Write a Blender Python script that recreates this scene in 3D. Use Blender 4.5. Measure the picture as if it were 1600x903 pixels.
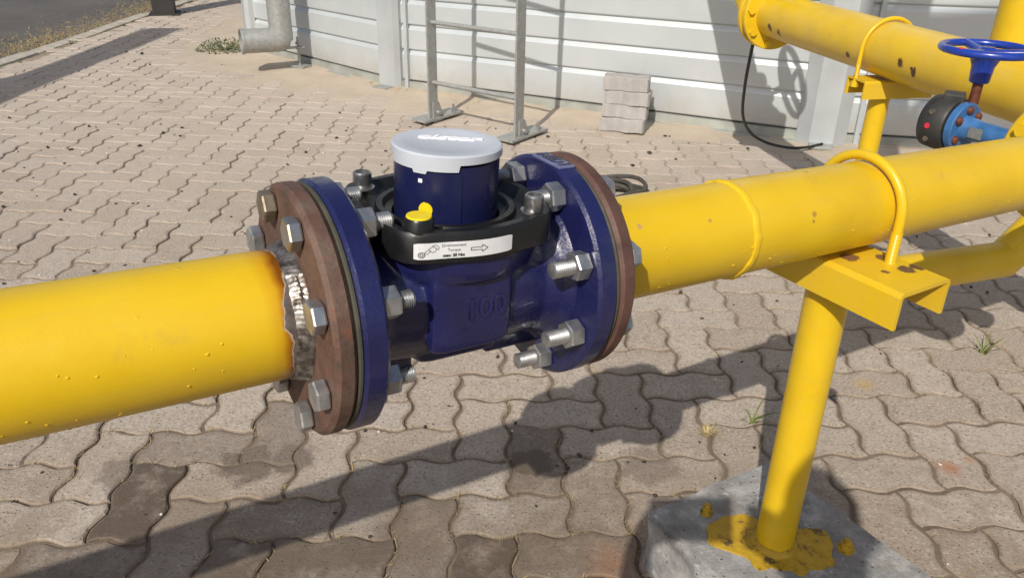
import bpy, bmesh, math, random
from mathutils import Vector, Matrix, noise
random.seed(11)
PI = math.pi
R = math.radians
scene = bpy.context.scene
for o in list(bpy.data.objects):
    bpy.data.objects.remove(o, do_unlink=True)
COL = scene.collection

# ------------------------------------------------------------------ camera
CAM_H = 1.0866
cam_d = bpy.data.cameras.new('camera')
cam = bpy.data.objects.new('camera', cam_d)
COL.objects.link(cam)
cam_m = Matrix(((0.99979157, -0.02041621, 0.0), (0.00909475, 0.44537441, -0.89529823), (0.0182786, 0.89511162, 0.44546726)))
cam.matrix_world = Matrix.Translation((0, 0, CAM_H)) @ cam_m.to_4x4()
cam_d.sensor_width = 36
cam_d.lens = 28.2
cam_d.clip_start = 0.02
cam_d.clip_end = 2000
scene.camera = cam

# ------------------------------------------------------------------ light
SUN_EL, SUN_AZ = R(40.0), R(18.5)          # light travels towards +Y, 18.5 deg to the right, 40 deg down
world = bpy.data.worlds.new('World')
scene.world = world
world.use_nodes = True
wn = world.node_tree
bg = wn.nodes['Background']
sky = wn.nodes.new('ShaderNodeTexSky')
sky.sky_type = 'NISHITA'
sky.sun_disc = False
sky.sun_elevation = SUN_EL
sky.sun_rotation = PI + SUN_AZ
sky.dust_density = 2.5
wn.links.new(sky.outputs[0], bg.inputs[0])
bg.inputs[1].default_value = 0.102
sun_d = bpy.data.lights.new('sun', 'SUN')
sun_d.energy = 4.2
sun_d.angle = R(0.55)
sun_d.color = (1.0, 0.945, 0.86)
sun = bpy.data.objects.new('sun', sun_d)
COL.objects.link(sun)
L = Vector((math.sin(SUN_AZ) * math.cos(SUN_EL), math.cos(SUN_AZ) * math.cos(SUN_EL), -math.sin(SUN_EL)))
sun.rotation_euler = L.to_track_quat('-Z', 'Y').to_euler()
sun.location = (-2, -5, 6)
scene.view_settings.view_transform = 'Standard'
scene.view_settings.look = 'None'
scene.view_settings.exposure = 0.0
scene.view_settings.gamma = 1.0

# ------------------------------------------------------------------ materials
class NT:
    def __init__(s, name):
        s.m = bpy.data.materials.new(name)
        s.m.use_nodes = True
        s.t = s.m.node_tree
        s.b = s.t.nodes['Principled BSDF']
    def n(s, typ, **kw):
        x = s.t.nodes.new(typ)
        for k, v in kw.items():
            if k.startswith('i_'):
                x.inputs[k[2:].replace('_', ' ')].default_value = v
            else:
                setattr(x, k, v)
        return x
    def l(s, a, b):
        s.t.links.new(a, b)
    def coords(s, kind='Object'):
        return s.n('ShaderNodeTexCoord').outputs[kind]
    def pos(s):
        return s.n('ShaderNodeNewGeometry').outputs['Position']
    def noise(s, vec, scale, detail=4, rough=.55, out='Fac'):
        x = s.n('ShaderNodeTexNoise')
        x.inputs['Scale'].default_value = scale
        x.inputs['Detail'].default_value = detail
        x.inputs['Roughness'].default_value = rough
        s.l(vec, x.inputs['Vector'])
        return x.outputs[out]
    def ramp(s, fac, stops, interp='LINEAR'):
        x = s.n('ShaderNodeValToRGB')
        r = x.color_ramp
        r.interpolation = interp
        while len(r.elements) < len(stops):
            r.elements.new(.5)
        for e, (p, c) in zip(r.elements, stops):
            e.position = p
            e.color = (*c, 1) if not isinstance(c, (int, float)) else (c, c, c, 1)
        s.l(fac, x.inputs[0])
        return x.outputs[0]
    def mix(s, fac, a, b, blend='MIX'):
        x = s.n('ShaderNodeMix', data_type='RGBA', blend_type=blend)
        for inp, v in ((x.inputs[0], fac), (x.inputs[6], a), (x.inputs[7], b)):
            if isinstance(v, (int, float)):
                inp.default_value = v
            elif isinstance(v, tuple):
                inp.default_value = (*v, 1)
            else:
                s.l(v, inp)
        return x.outputs[2]
    def math(s, op, a, b=None, c=None, clamp=False):
        x = s.n('ShaderNodeMath', operation=op, use_clamp=clamp)
        for i, v in enumerate((a, b, c)):
            if v is None: continue
            if isinstance(v, (int, float)): x.inputs[i].default_value = v
            else: s.l(v, x.inputs[i])
        return x.outputs[0]
    def bump(s, h, strength=.3, dist=.002, prev=None):
        x = s.n('ShaderNodeBump')
        x.inputs['Strength'].default_value = strength
        x.inputs['Distance'].default_value = dist
        s.l(h, x.inputs['Height'])
        if prev is not None: s.l(prev, x.inputs['Normal'])
        s.l(x.outputs[0], s.b.inputs['Normal'])
        return x.outputs[0]
    def base(s, c):
        if isinstance(c, tuple): s.b.inputs['Base Color'].default_value = (*c, 1)
        else: s.l(c, s.b.inputs['Base Color'])
    def set(s, rough=None, metal=None, coat=None, spec=None):
        if rough is not None:
            if isinstance(rough, (int, float)): s.b.inputs['Roughness'].default_value = rough
            else: s.l(rough, s.b.inputs['Roughness'])
        if metal is not None:
            if isinstance(metal, (int, float)): s.b.inputs['Metallic'].default_value = metal
            else: s.l(metal, s.b.inputs['Metallic'])
        if coat is not None: s.b.inputs['Coat Weight'].default_value = coat
        if spec is not None: s.b.inputs['Specular IOR Level'].default_value = spec

def simple(name, col, rough=.5, metal=0.0, var=.12, scale=40, bump=.1, bscale=200, coat=0, dist=.001, kind='Object'):
    k = NT(name)
    v = k.coords(kind)
    n1 = k.noise(v, scale)
    dark = tuple(c * (1 - var) for c in col)
    lite = tuple(min(1, c * (1 + var)) for c in col)
    k.base(k.ramp(n1, [(.3, dark), (.7, lite)]))
    k.set(k.ramp(k.noise(v, scale * 2.3), [(.3, max(.02, rough - .08)), (.7, min(1, rough + .1))]), metal, coat)
    if bump: k.bump(k.noise(v, bscale, 3), bump, dist)
    return k.m

YEL = (.655, .428, .009)
def yellow_mat(name, chips=0.0, burnt=False, dirt=.5, dust=0.0, marks=()):
    k = NT(name)
    v = k.coords()
    n1 = k.noise(v, 9, 5)
    col = k.ramp(n1, [(.25, (.59, .37, .008)), (.5, YEL), (.8, (.69, .46, .016))])
    # dirt specks
    sp = k.noise(v, 55, 4, .7)
    col = k.mix(k.ramp(sp, [(.70, 0), (.78, dirt)]), col, (.22, .12, .03))
    if dust:
        dn = k.noise(v, 6, 6, .7)
        col = k.mix(k.ramp(dn, [(.4, 0), (.75, dust)]), col, (.55, .42, .2))
    rough = k.ramp(k.noise(v, 25, 5, .7), [(.3, .27), (.7, .45)])
    metal = None
    h = k.math('ADD', k.noise(v, 420, 2), k.math('MULTIPLY', k.noise(v, 48, 4, .6), 2.2))
    streak = k.n('ShaderNodeMapping'); k.l(v, streak.inputs[0]); streak.inputs['Scale'].default_value = (3, 40, 40)
    col = k.mix(k.ramp(k.noise(streak.outputs[0], 1.6, 5, .65), [(.5, 0), (.78, .28)]), col, (.52, .36, .06))
    grime = k.noise(v, 17, 7, .75)
    col = k.mix(k.ramp(grime, [(.60, 0), (.75, .35)]), col, (.40, .27, .06))
    bub = k.n('ShaderNodeTexVoronoi', feature='F1')
    bub.inputs['Scale'].default_value = 55
    k.l(v, bub.inputs['Vector'])
    bmask = k.ramp(bub.outputs['Distance'], [(.0, 1), (.13, 0)])
    bsel = k.ramp(bub.outputs['Color'], [(.74, 0), (.78, 1)])
    h = k.math('ADD', k.math('MULTIPLY', h, .12), k.math('MULTIPLY', bmask, bsel))
    if chips:
        vor = k.n('ShaderNodeTexVoronoi', feature='F1')
        vor.inputs['Scale'].default_value = chips
        wv = k.n('ShaderNodeVectorMath', operation='MULTIPLY_ADD')
        k.l(k.noise(v, 60, 4, .7, 'Color'), wv.inputs[0]); wv.inputs[1].default_value = (.03, .03, .03); k.l(v, wv.inputs[2])
        k.l(wv.outputs[0], vor.inputs['Vector'])
        m = k.ramp(vor.outputs['Distance'], [(.10, 1), (.14, 0)])
        sel = k.ramp(vor.outputs['Color'], [(.62, 0), (.66, 1)])
        m = k.math('MULTIPLY', m, sel)
        col = k.mix(m, col, (.09, .028, .012))
    for (mx, my, mz, mr_, mc) in marks:     # single scuffs and chipped patches at known places
        sv = k.n('ShaderNodeVectorMath', operation='SUBTRACT'); k.l(v, sv.inputs[0]); sv.inputs[1].default_value = (mx, my, mz)
        ln = k.n('ShaderNodeVectorMath', operation='LENGTH'); k.l(sv.outputs[0], ln.inputs[0])
        dd = k.math('ADD', ln.outputs['Value'], k.math('MULTIPLY', k.math('SUBTRACT', k.noise(v, 120, 5, .7), .5), mr_ * 1.6))
        q = k.n('ShaderNodeMapRange'); k.l(dd, q.inputs[0]); q.inputs[1].default_value = mr_; q.inputs[2].default_value = mr_ * .8
        col = k.mix(q.outputs[0], col, mc)
    if burnt:
        sx = k.n('ShaderNodeSeparateXYZ'); k.l(v, sx.inputs[0])
        e = k.math('ADD', sx.outputs[0], k.math('MULTIPLY', k.math('SUBTRACT', k.noise(v, 24, 4, .55), .5), .034))
        e2 = k.math('ADD', sx.outputs[0], k.math('MULTIPLY', k.math('SUBTRACT', k.noise(v, 14, 3, .6), .5), .02))
        # scorched paint before the edge
        t = k.math('MAP_RANGE', e2) if False else None
        mr = k.n('ShaderNodeMapRange'); k.l(e2, mr.inputs[0]); mr.inputs[1].default_value = -.196; mr.inputs[2].default_value = -.164
        sc = k.ramp(mr.outputs[0], [(.35, (1, 1, 1)), (.72, (.86, .74, .62)), (.9, (.5, .30, .18)), (1, (.25, .13, .07))])
        col = k.mix(1.0, col, sc, 'MULTIPLY')
        mr2 = k.n('ShaderNodeMapRange'); k.l(e, mr2.inputs[0]); mr2.inputs[1].default_value = -.174; mr2.inputs[2].default_value = -.154
        st = k.ramp(mr2.outputs[0], [(0, 0), (.40, 0), (.44, 1), (1, 1)])
        rim = k.ramp(mr2.outputs[0], [(.38, 0), (.41, .85), (.46, .85), (.49, 0)])
        steel = k.ramp(k.noise(v, 60, 6, .7), [(.3, (.05, .04, .035)), (.55, (.13, .11, .095)), (.75, (.22, .13, .08))])
        col = k.mix(st, col, steel)
        col = k.mix(rim, col, (.56, .40, .27))
        h = k.math('SUBTRACT', h, k.math('MULTIPLY', st, 1.2))
    k.base(col)
    k.set(rough)
    k.bump(h, .42, .0015)
    return k.m

M = {}
M['yellow'] = yellow_mat('yellow_paint', 0, False, .45)
M['yellow_main'] = yellow_mat('yellow_paint_outlet', 0, False, .45, 0, [(.372, -.006, .057, .0075, (.55, .33, .16)), (.464, -.052, .024, .004, (.40, .24, .03)), (.462, -.054, .016, .0028, (.36, .2, .03)), (.205, -.04, .042, .0035, (.5, .3, .12)), (.30, -.045, .037, .0025, (.45, .28, .05)), (.50, .0, .0575, .003, (.35, .2, .05))])
M['yellow_burnt'] = yellow_mat('yellow_paint_scorched', 0, True, .3)
M['yellow_chip'] = yellow_mat('yellow_paint_chipped', 9, False, .5, .35)
M['yellow_bracket1'] = yellow_mat('yellow_paint_rusted_saddle', 16, False, .7, .15, [(.066, -.066, .535, .012, (.13, .075, .045)), (.082, -.058, .535, .010, (.11, .06, .035)), (.035, -.075, .535, .006, (.16, .08, .04)), (.005, -.03, .535, .014, (.20, .11, .05)), (.05, -.03, .535, .010, (.18, .1, .05))])
M['yellow_bracket'] = yellow_mat('yellow_paint_bracket', 16, False, .7, .15)

k = NT('rusty_steel'); v = k.coords()
n1 = k.noise(v, 30, 7, .75); n2 = k.noise(v, 120, 4, .7)
c = k.ramp(n1, [(.3, (.06, .045, .035)), (.5, (.12, .066, .047)), (.68, (.15, .108, .085)), (.8, (.20, .165, .14))])
c = k.mix(k.ramp(n2, [(.55, 0), (.68, .8)]), c, (.19, .065, .036))
k.base(c); k.set(.66, .2); k.bump(k.math('ADD', n2, n1), .55, .0014); M['rust'] = k.m
M['rust_red'] = simple('rust_brown_primer', (.105, .052, .040), .62, .15, .35, 30, .35, 160)
k = NT('weld_metal'); v = k.coords()
n1 = k.noise(v, 70, 5, .7)
k.base(k.ramp(n1, [(.36, (.07, .055, .045)), (.50, (.20, .18, .16)), (.70, (.46, .44, .41))])); k.set(.36, .75); k.bump(k.noise(v, 130, 4), .35, .0015); M['weld'] = k.m
k = NT('blue_cast_paint'); v = k.coords()
n1 = k.noise(v, 30, 5)
c = k.ramp(n1, [(.3, (.0088, .0105, .056)), (.7, (.0122, .0148, .082))])
c = k.mix(k.ramp(k.noise(v, 70, 5, .75), [(.70, 0), (.76, .4)]), c, (.07, .07, .12))
c = k.mix(k.ramp(k.noise(v, 11, 6, .75), [(.56, 0), (.76, .35)]), c, (.06, .06, .085))
k.base(c); k.set(k.ramp(k.noise(v, 18), [(.3, .2), (.7, .42)]), 0, .3); k.bump(k.math('ADD', k.noise(v, 300, 3, .6), k.math('MULTIPLY', k.noise(v, 70, 4, .6), 1.4)), .34, .0016); M['blue'] = k.m
k = NT('blue_paint_sun_reflection'); v = k.coords()
c = k.ramp(k.noise(v, 45, 5), [(.3, (.10, .11, .22)), (.7, (.17, .18, .30))])  # paler blue paints the sun's reflection onto the marking pad
k.base(c); k.set(.55); k.bump(k.noise(v, 150, 4), .2, .001); M['blue_pale'] = k.m
M['black'] = simple('black_plastic', (.0085, .0085, .009), .38, 0, .2, 30, .1, 260)
M['navy'] = simple('navy_plastic', (.008, .011, .052), .3, 0, .1, 30, .05, 300)
M['cap'] = simple('grey_plastic_lid', (.46, .49, .54), .5, 0, .05, 20, .06, 400)
M['white'] = simple('white_print', (.85, .86, .88), .45, 0, .04, 60, 0)
M['ink'] = simple('black_print', (.02, .02, .022), .5, 0, .1, 60, 0)
M['grey_ink'] = simple('grey_print', (.22, .22, .23), .5, 0, .1, 60, 0)
M['sticker'] = simple('sticker_paper', (.66, .67, .68), .45, 0, .06, 60, 0)
M['yellow_plastic'] = simple('yellow_plastic', (.80, .60, .01), .35, 0, .05, 50, .05)
k = NT('zinc_steel'); v = k.coords()
k.base(k.ramp(k.noise(v, 60, 5, .6), [(.3, (.32, .33, .34)), (.7, (.56, .56, .56))]))
k.set(k.ramp(k.noise(v, 90, 4), [(.3, .28), (.7, .5)]), .85); k.bump(k.noise(v, 350, 3), .15, .0005); M['zinc'] = k.m
k = NT('zinc_steel_yellow_reflection'); v = k.coords()
k.base(k.ramp(k.noise(v, 55, 5, .6), [(.45, (.36, .37, .38)), (.60, (.40, .33, .20)), (.7, (.48, .48, .48))]))  # middle tone carries a painted yellow reflection for one bolt head
k.set(.36, .85); M['zinc_y'] = k.m
M['dark_steel'] = simple('dark_socket_steel', (.34, .34, .345), .33, .85, .25, 80, .1, 300)
M['dull_bolt'] = simple('dull_oxidised_bolt', (.20, .165, .12), .5, .55, .3, 70, .2, 200)
M['gasket'] = simple('rubber_gasket', (.055, .053, .036), .7, 0, .3, 40, .2)
M['galv'] = simple('galvanised_steel', (.35, .355, .34), .5, .45, .14, 45, .15, 220)
k = NT('tank_panel_paint'); v = k.coords()
c = k.ramp(k.noise(v, 3.5, 5, .6), [(.3, (.465, .50, .515)), (.7, (.53, .56, .57))])
st = k.noise(k.pos(), 14, 6, .75)
c = k.mix(k.ramp(st, [(.62, 0), (.8, .35)]), c, (.36, .33, .28))
sz_ = k.n('ShaderNodeSeparateXYZ'); k.l(k.pos(), sz_.inputs[0])
mz_ = k.n('ShaderNodeMapRange'); k.l(k.math('ADD', sz_.outputs[2], k.math('MULTIPLY', k.noise(k.pos(), 9, 6, .75), -.22)), mz_.inputs[0]); mz_.inputs[1].default_value = .06; mz_.inputs[2].default_value = -.05
c = k.mix(k.math('MULTIPLY', mz_.outputs[0], .38), c, (.36, .30, .22))      # rain-splashed sand along the foot
k.base(c); k.set(.36, .25); k.bump(k.noise(v, 2.2, 2), .14, .03); M['panel'] = k.m
M['column'] = simple('tank_column_grey', (.44, .465, .475), .45, .25, .08, 5, .05, 60)
M['skirt'] = simple('tank_skirting', (.32, .33, .30), .6, .1, .2, 8, .15, 60)
M['roof'] = simple('tank_roof_sheet', (.5, .51, .52), .45, .3, .1, 3, .05, 30)
M['inside'] = simple('tank_core', (.12, .12, .12), .8, 0, .1, 3, 0)
M['cable'] = simple('black_rubber_cable', (.016, .016, .016), .5, 0, .3, 60, .1)
M['cable_grey'] = simple('dusty_rubber_cable', (.055, .052, .042), .6, 0, .3, 50, .1)
M['valve_blue'] = simple('valve_blue_enamel', (.04, .135, .32), .38, 0, .3, 25, .25, 120, .15)
M['wheel_blue'] = simple('handwheel_blue_enamel', (.012, .042, .30), .24, 0, .12, 25, .1, 90, .4)
M['valve_black'] = simple('valve_black_rubber', (.03, .029, .026), .55, 0, .4, 25, .3, 80)
M['stem_rust'] = simple('stem_brown_paint', (.13, .04, .02), .5, .1, .3, 40, .2)
M['red'] = simple('red_paint_dot', (.65, .03, .06), .5, 0, .05, 40, 0)
M['plate'] = simple('aluminium_nameplate', (.30, .32, .30), .45, .6, .2, 160, .1)
k = NT('weathered_concrete'); v = k.pos()
n1 = k.noise(v, 16, 7, .65)
c = k.ramp(n1, [(.28, (.14, .135, .13)), (.5, (.27, .265, .255)), (.7, (.44, .43, .42))])
c = k.mix(k.ramp(k.noise(v, 34, 6, .7), [(.58, 0), (.70, .75)]), c, (.62, .62, .62))
c = k.mix(k.ramp(k.noise(v, 120, 4, .6), [(.60, 0), (.72, .5)]), c, (.10, .09, .085))
pit = k.n('ShaderNodeTexVoronoi', feature='F1'); pit.inputs['Scale'].default_value = 110; k.l(v, pit.inputs['Vector'])
pm = k.math('MULTIPLY', k.ramp(pit.outputs['Distance'], [(.10, .8), (.30, 0)]), k.ramp(pit.outputs['Color'], [(.72, 0), (.76, .8)]))
c = k.mix(pm, c, (.09, .08, .07))
c = k.mix(k.ramp(k.noise(v, 11, 6, .7), [(.52, 0), (.66, .55)]), c, (.22, .18, .135))
k.base(c); k.set(.9); k.bump(k.math('SUBTRACT', k.math('ADD', k.noise(v, 60, 6, .7), k.math('MULTIPLY', n1, 1.5)), k.math('MULTIPLY', pm, 1.2)), .65, .005); M['concrete'] = k.m
k = NT('yellow_paint_splatter'); v = k.pos()
c = k.ramp(k.noise(v, 60, 6, .7), [(.36, (.11, .07, .025)), (.46, (.42, .26, .012)), (.7, (.52, .33, .025))])
k.base(c); k.set(.6); k.bump(k.noise(v, 110, 5, .7), .5, .003); M['splat'] = k.m

def spot(k, v, x, y, r, soft=.5, warp=.6):
    """0..1 mask: an irregular patch round the ground point x, y"""
    sp = k.n('ShaderNodeVectorMath', operation='SUBTRACT'); k.l(v, sp.inputs[0]); sp.inputs[1].default_value = (x, y, 0)
    fl = k.n('ShaderNodeVectorMath', operation='MULTIPLY'); k.l(sp.outputs[0], fl.inputs[0]); fl.inputs[1].default_value = (1, 1, 0)
    ln = k.n('ShaderNodeVectorMath', operation='LENGTH'); k.l(fl.outputs[0], ln.inputs[0])
    d = k.math('ADD', ln.outputs['Value'], k.math('MULTIPLY', k.math('SUBTRACT', k.noise(v, 1.6 / r, 5, .6), .5), r * warp * 2))
    mr = k.n('ShaderNodeMapRange'); k.l(d, mr.inputs[0])
    mr.inputs[1].default_value = r; mr.inputs[2].default_value = r * (1 - soft); mr.inputs[3].default_value = 0; mr.inputs[4].default_value = 1
    return mr.outputs[0]

def paver_mat(name, src):
    k = NT(name)
    v = k.pos()
    if src == 'obj': rnd = k.n('ShaderNodeObjectInfo').outputs['Random']
    else:
        a = k.n('ShaderNodeAttribute'); a.attribute_name = 'tone'; rnd = a.outputs['Fac']
    c = k.ramp(rnd, [(0, (.335, .278, .226)), (.45, (.400, .338, .282)), (.8, (.440, .380, .320)), (1, (.410, .360, .312))])
    big = k.noise(v, 2.3, 5, .6)
    c = k.mix(k.ramp(big, [(.35, 0), (.7, .5)]), c, (.385, .315, .24))
    ea = k.n('ShaderNodeAttribute'); ea.attribute_name = 'edge'
    edge = k.math('MULTIPLY', ea.outputs['Fac'], k.ramp(k.noise(v, 30, 5, .7), [(.3, .55), (.65, 1)]))
    mott = k.noise(v, 26, 6, .7)
    c = k.mix(k.ramp(mott, [(.3, .45), (.55, 0)]), c, (.27, .215, .16))
    ag = k.noise(v, 150, 4, .75)
    c = k.mix(k.ramp(ag, [(.54, 0), (.64, .75)]), c, (.17, .137, .10))
    c = k.mix(k.ramp(ag, [(.34, .8), (.45, 0)]), c, (.56, .495, .41))
    pit = k.n('ShaderNodeTexVoronoi', feature='F1'); pit.inputs['Scale'].default_value = 130; k.l(v, pit.inputs['Vector'])
    pm = k.math('MULTIPLY', k.ramp(pit.outputs['Distance'], [(.18, 1), (.30, 0)]), k.ramp(pit.outputs['Color'], [(.70, 0), (.74, .8)]))
    c = k.mix(pm, c, (.11, .085, .062))
    sy_ = k.n('ShaderNodeSeparateXYZ'); k.l(v, sy_.inputs[0])
    my_ = k.n('ShaderNodeMapRange'); k.l(sy_.outputs[1], my_.inputs[0]); my_.inputs[1].default_value = 1.5; my_.inputs[2].default_value = 3.0; my_.inputs[3].default_value = .62; my_.inputs[4].default_value = .22
    c = k.mix(k.math('MULTIPLY', edge, my_.outputs[0]), c, (.19, .142, .097))
    du = k.n('ShaderNodeMapRange'); k.l(sy_.outputs[1], du.inputs[0]); du.inputs[1].default_value = 2.0; du.inputs[2].default_value = 4.2
    c = k.mix(k.math('MULTIPLY', du.outputs[0], k.ramp(k.noise(v, 4, 6, .7), [(.3, .2), (.65, .75)])), c, (.485, .415, .345))   # wind-blown sand
    nr = k.n('ShaderNodeMapRange'); k.l(sy_.outputs[1], nr.inputs[0]); nr.inputs[1].default_value = 1.55; nr.inputs[2].default_value = 1.0
    c = k.mix(k.math('MULTIPLY', nr.outputs[0], k.ramp(k.noise(v, 7, 6, .7), [(.38, 0), (.58, .8)])), c, (.20, .148, .10))   # muddy splashes near the meter
    # water stains round the meter and rust blots, each with its own outline
    wet = None
    for (x, y, r, s) in [(.05, 1.36, .06, .9), (-.55, 1.34, .075, .75), (-.46, 1.36, .06, .7), (.14, 1.10, .11, .5), (-.25, 1.05, .16, .5), (.30, 1.36, .07, .5), (-.15, .92, .25, .6), (-.80, 1.30, .05, .5)]:
        m = k.math('MULTIPLY', spot(k, v, x, y, r, .35, .8), s)
        wet = m if wet is None else k.math('MAXIMUM', wet, m)
    if src == 'obj':
        oc = k.n('ShaderNodeSeparateColor'); k.l(k.n('ShaderNodeObjectInfo').outputs['Color'], oc.inputs[0])
        wo = k.math('MULTIPLY', oc.outputs[0], k.ramp(k.noise(v, 16, 5, .65), [(.30, .45), (.5, 1)]))
        wet = k.math('MAXIMUM', wet, wo)
    c = k.mix(wet, c, (.095, .069, .047))
    rs = None
    for (x, y, r, s) in [(.944, 1.373, .035, .75), (1.0, 1.40, .02, .5), (.19, 1.08, .07, .35), (.26, 1.16, .05, .2)]:
        m = k.math('MULTIPLY', spot(k, v, x, y, r, .9, .4), s)
        rs = m if rs is None else k.math('MAXIMUM', rs, m)
    c = k.mix(rs, c, (.34, .135, .05))
    c = k.mix(k.math('MULTIPLY', spot(k, v, .88, 1.69, .035, .9, .4), .55), c, (.46, .31, .07))
    k.base(c)
    k.set(k.math('SUBTRACT', .9, k.math('MULTIPLY', wet, .2)))
    k.bump(k.math('SUBTRACT', k.math('ADD', k.math('MULTIPLY', ag, 1.0), mott), pm), .6, .003)
    return k.m
M['paver'] = paver_mat('concrete_paver', 'obj')
M['paver_far'] = paver_mat('concrete_paver_rest', 'attr')
k = NT('stacked_paver'); v = k.pos()
c = k.ramp(k.noise(v, 12, 6, .7), [(.3, (.32, .30, .285)), (.7, (.40, .385, .37))])
c = k.mix(k.ramp(k.noise(v, 160, 4, .7), [(.58, 0), (.7, .5)]), c, (.22, .18, .15))
k.base(c); k.set(.9); k.bump(k.noise(v, 120, 5, .7), .5, .003); M['paver_stack'] = k.m
k = NT('joint_soil'); v = k.pos()
c = k.ramp(k.noise(v, 9, 6, .7), [(.3, (.11, .08, .055)), (.55, (.18, .138, .098)), (.75, (.27, .215, .16))])
sy_ = k.n('ShaderNodeSeparateXYZ'); k.l(v, sy_.inputs[0])
my_ = k.n('ShaderNodeMapRange'); k.l(sy_.outputs[1], my_.inputs[0]); my_.inputs[1].default_value = 1.6; my_.inputs[2].default_value = 3.6
sandy = k.math('MULTIPLY', my_.outputs[0], k.ramp(k.noise(v, 3.5, 5, .7), [(.35, .35), (.6, 1)]))
c = k.mix(sandy, c, (.37, .305, .235))
k.base(c); k.set(.95); k.bump(k.noise(v, 200, 4, .7), .6, .004); M['soil'] = k.m
k = NT('loose_sand'); v = k.pos()
c = k.ramp(k.noise(v, 5, 6, .7), [(.3, (.40, .33, .25)), (.7, (.48, .405, .315))])
c = k.mix(k.ramp(k.noise(v, 150, 4, .7), [(.62, 0), (.74, .6)]), c, (.20, .15, .11))
k.base(c); k.set(.95); k.bump(k.noise(v, 90, 6, .75), .5, .006); M['sand'] = k.m
k = NT('old_asphalt'); v = k.pos()
c = k.ramp(k.noise(v, 1.2, 6, .65), [(.3, (.075, .068, .062)), (.7, (.12, .11, .10))])
c = k.mix(k.ramp(k.noise(v, 2.2, 5, .75), [(.66, 0), (.72, .6)]), c, (.24, .21, .18))
k.base(c); k.set(.9); k.bump(k.noise(v, 150, 4, .7), .6, .006); M['asphalt'] = k.m
M['kerb'] = simple('kerb_concrete', (.40, .36, .30), .9, 0, .25, 12, .4, 140, 0, .004)
M['ground'] = simple('dry_earth', (.26, .20, .14), .95, 0, .25, 2, .3, 40, 0, .01)
M['grass'] = simple('green_grass_blade', (.14, .17, .035), .6, 0, .3, 60, 0)
M['straw'] = simple('dry_straw', (.42, .32, .15), .8, 0, .3, 60, 0)
M['weed'] = simple('grey_green_weed', (.10, .115, .05), .7, 0, .35, 50, 0)
M['pebble'] = simple('dark_pebble', (.045, .036, .03), .85, 0, .5, 30, .2)
M['pale_chip'] = simple('pale_chip', (.62, .55, .46), .8, 0, .2, 30, .1)
M['post_dark'] = simple('dark_post_paint', (.025, .022, .02), .6, 0, .2, 10, .1)
M['skin'] = simple('skin', (.42, .25, .17), .55, 0, .08, 30, .05)
M['shirt'] = simple('shirt_cotton', (.12, .16, .22), .85, 0, .1, 20, .2, 300)
M['trousers'] = simple('trouser_cotton', (.05, .055, .07), .85, 0, .1, 20, .2, 300)
M['hair'] = simple('dark_hair', (.012, .010, .009), .6, 0, .2, 80, .3)
M['shoe'] = simple('shoe_leather', (.03, .025, .02), .5, 0, .2, 30, .1)

# ------------------------------------------------------------------ mesh helpers
def bm_new(): return bmesh.new()
def obj(name, bm, mat, parent=None, smooth=False, loc=None):
    me = bpy.data.meshes.new(name)
    bmesh.ops.recalc_face_normals(bm, faces=bm.faces[:])
    bm.to_mesh(me); bm.free()
    me.materials.append(M[mat] if isinstance(mat, str) else mat)
    if smooth:
        for p in me.polygons: p.use_smooth = True
        try: me.set_sharp_from_angle(angle=R(38))
        except Exception: pass
    o = bpy.data.objects.new(name, me)
    COL.objects.link(o)
    if parent is not None: o.parent = parent
    if loc is not None: o.location = loc
    return o
def tag(o, label, cat, group=None):
    o['label'] = label; o['category'] = cat
    if group: o['group'] = group
    return o
def struct(o): o['kind'] = 'structure'; return o
def stuff(o): o['kind'] = 'stuff'; return o
def empty(name, mat=None):
    e = bpy.data.objects.new(name, None)
    e.empty_display_size = .05
    COL.objects.link(e)
    if mat is not None: e.matrix_world = mat
    return e
def frame_from(axis, up=Vector((0, 0, 1))):
    z = Vector(axis).normalized()
    x = Vector(up).cross(z)
    if x.length < 1e-4: x = Vector((1, 0, 0)).cross(z)
    x.normalize(); y = z.cross(x)
    return x, y, z
def ring_verts(bm, c, x, y, r, n, ph=0):
    return [bm.verts.new(Vector(c) + x * (r * math.cos(ph + 2 * PI * i / n)) + y * (r * math.sin(ph + 2 * PI * i / n))) for i in range(n)]
def bridge(bm, a, b):
    n = len(a)
    for i in range(n): bm.faces.new((a[i], a[(i + 1) % n], b[(i + 1) % n], b[i]))
def lathe(bm, c, axis, prof, n=32, ph=0, cap0=True, cap1=True, up=Vector((0, 0, 1))):
    """prof: list of (distance along axis, radius)"""
    x, y, z = frame_from(axis, up)
    rs = [ring_verts(bm, Vector(c) + z * t, x, y, max(r, 1e-5), n, ph) for t, r in prof]
    for a, b in zip(rs, rs[1:]): bridge(bm, a, b)
    if cap0: bm.faces.new(rs[0][::-1])
    if cap1: bm.faces.new(rs[-1])
def cyl(bm, a, b, r, n=24, r2=None, ph=0, bev=0):
    a, b = Vector(a), Vector(b); ln = (b - a).length; r2 = r if r2 is None else r2
    prof = [(0, r), (ln, r2)] if not bev else [(0, r - bev), (bev, r), (ln - bev, r2), (ln, r2 - bev)]
    lathe(bm, a, b - a, prof, n, ph)
def box(bm, c, s, rot=None, bev=0):
    m = Matrix.Translation(c) @ (rot.to_4x4() if rot else Matrix()) @ Matrix.Diagonal((*s, 1))
    g = bmesh.ops.create_cube(bm, size=1, matrix=m)
    if bev: bmesh.ops.bevel(bm, geom=list({e for v in g['verts'] for e in v.link_edges}), offset=bev, segments=2, affect='EDGES', profile=.7)
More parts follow.
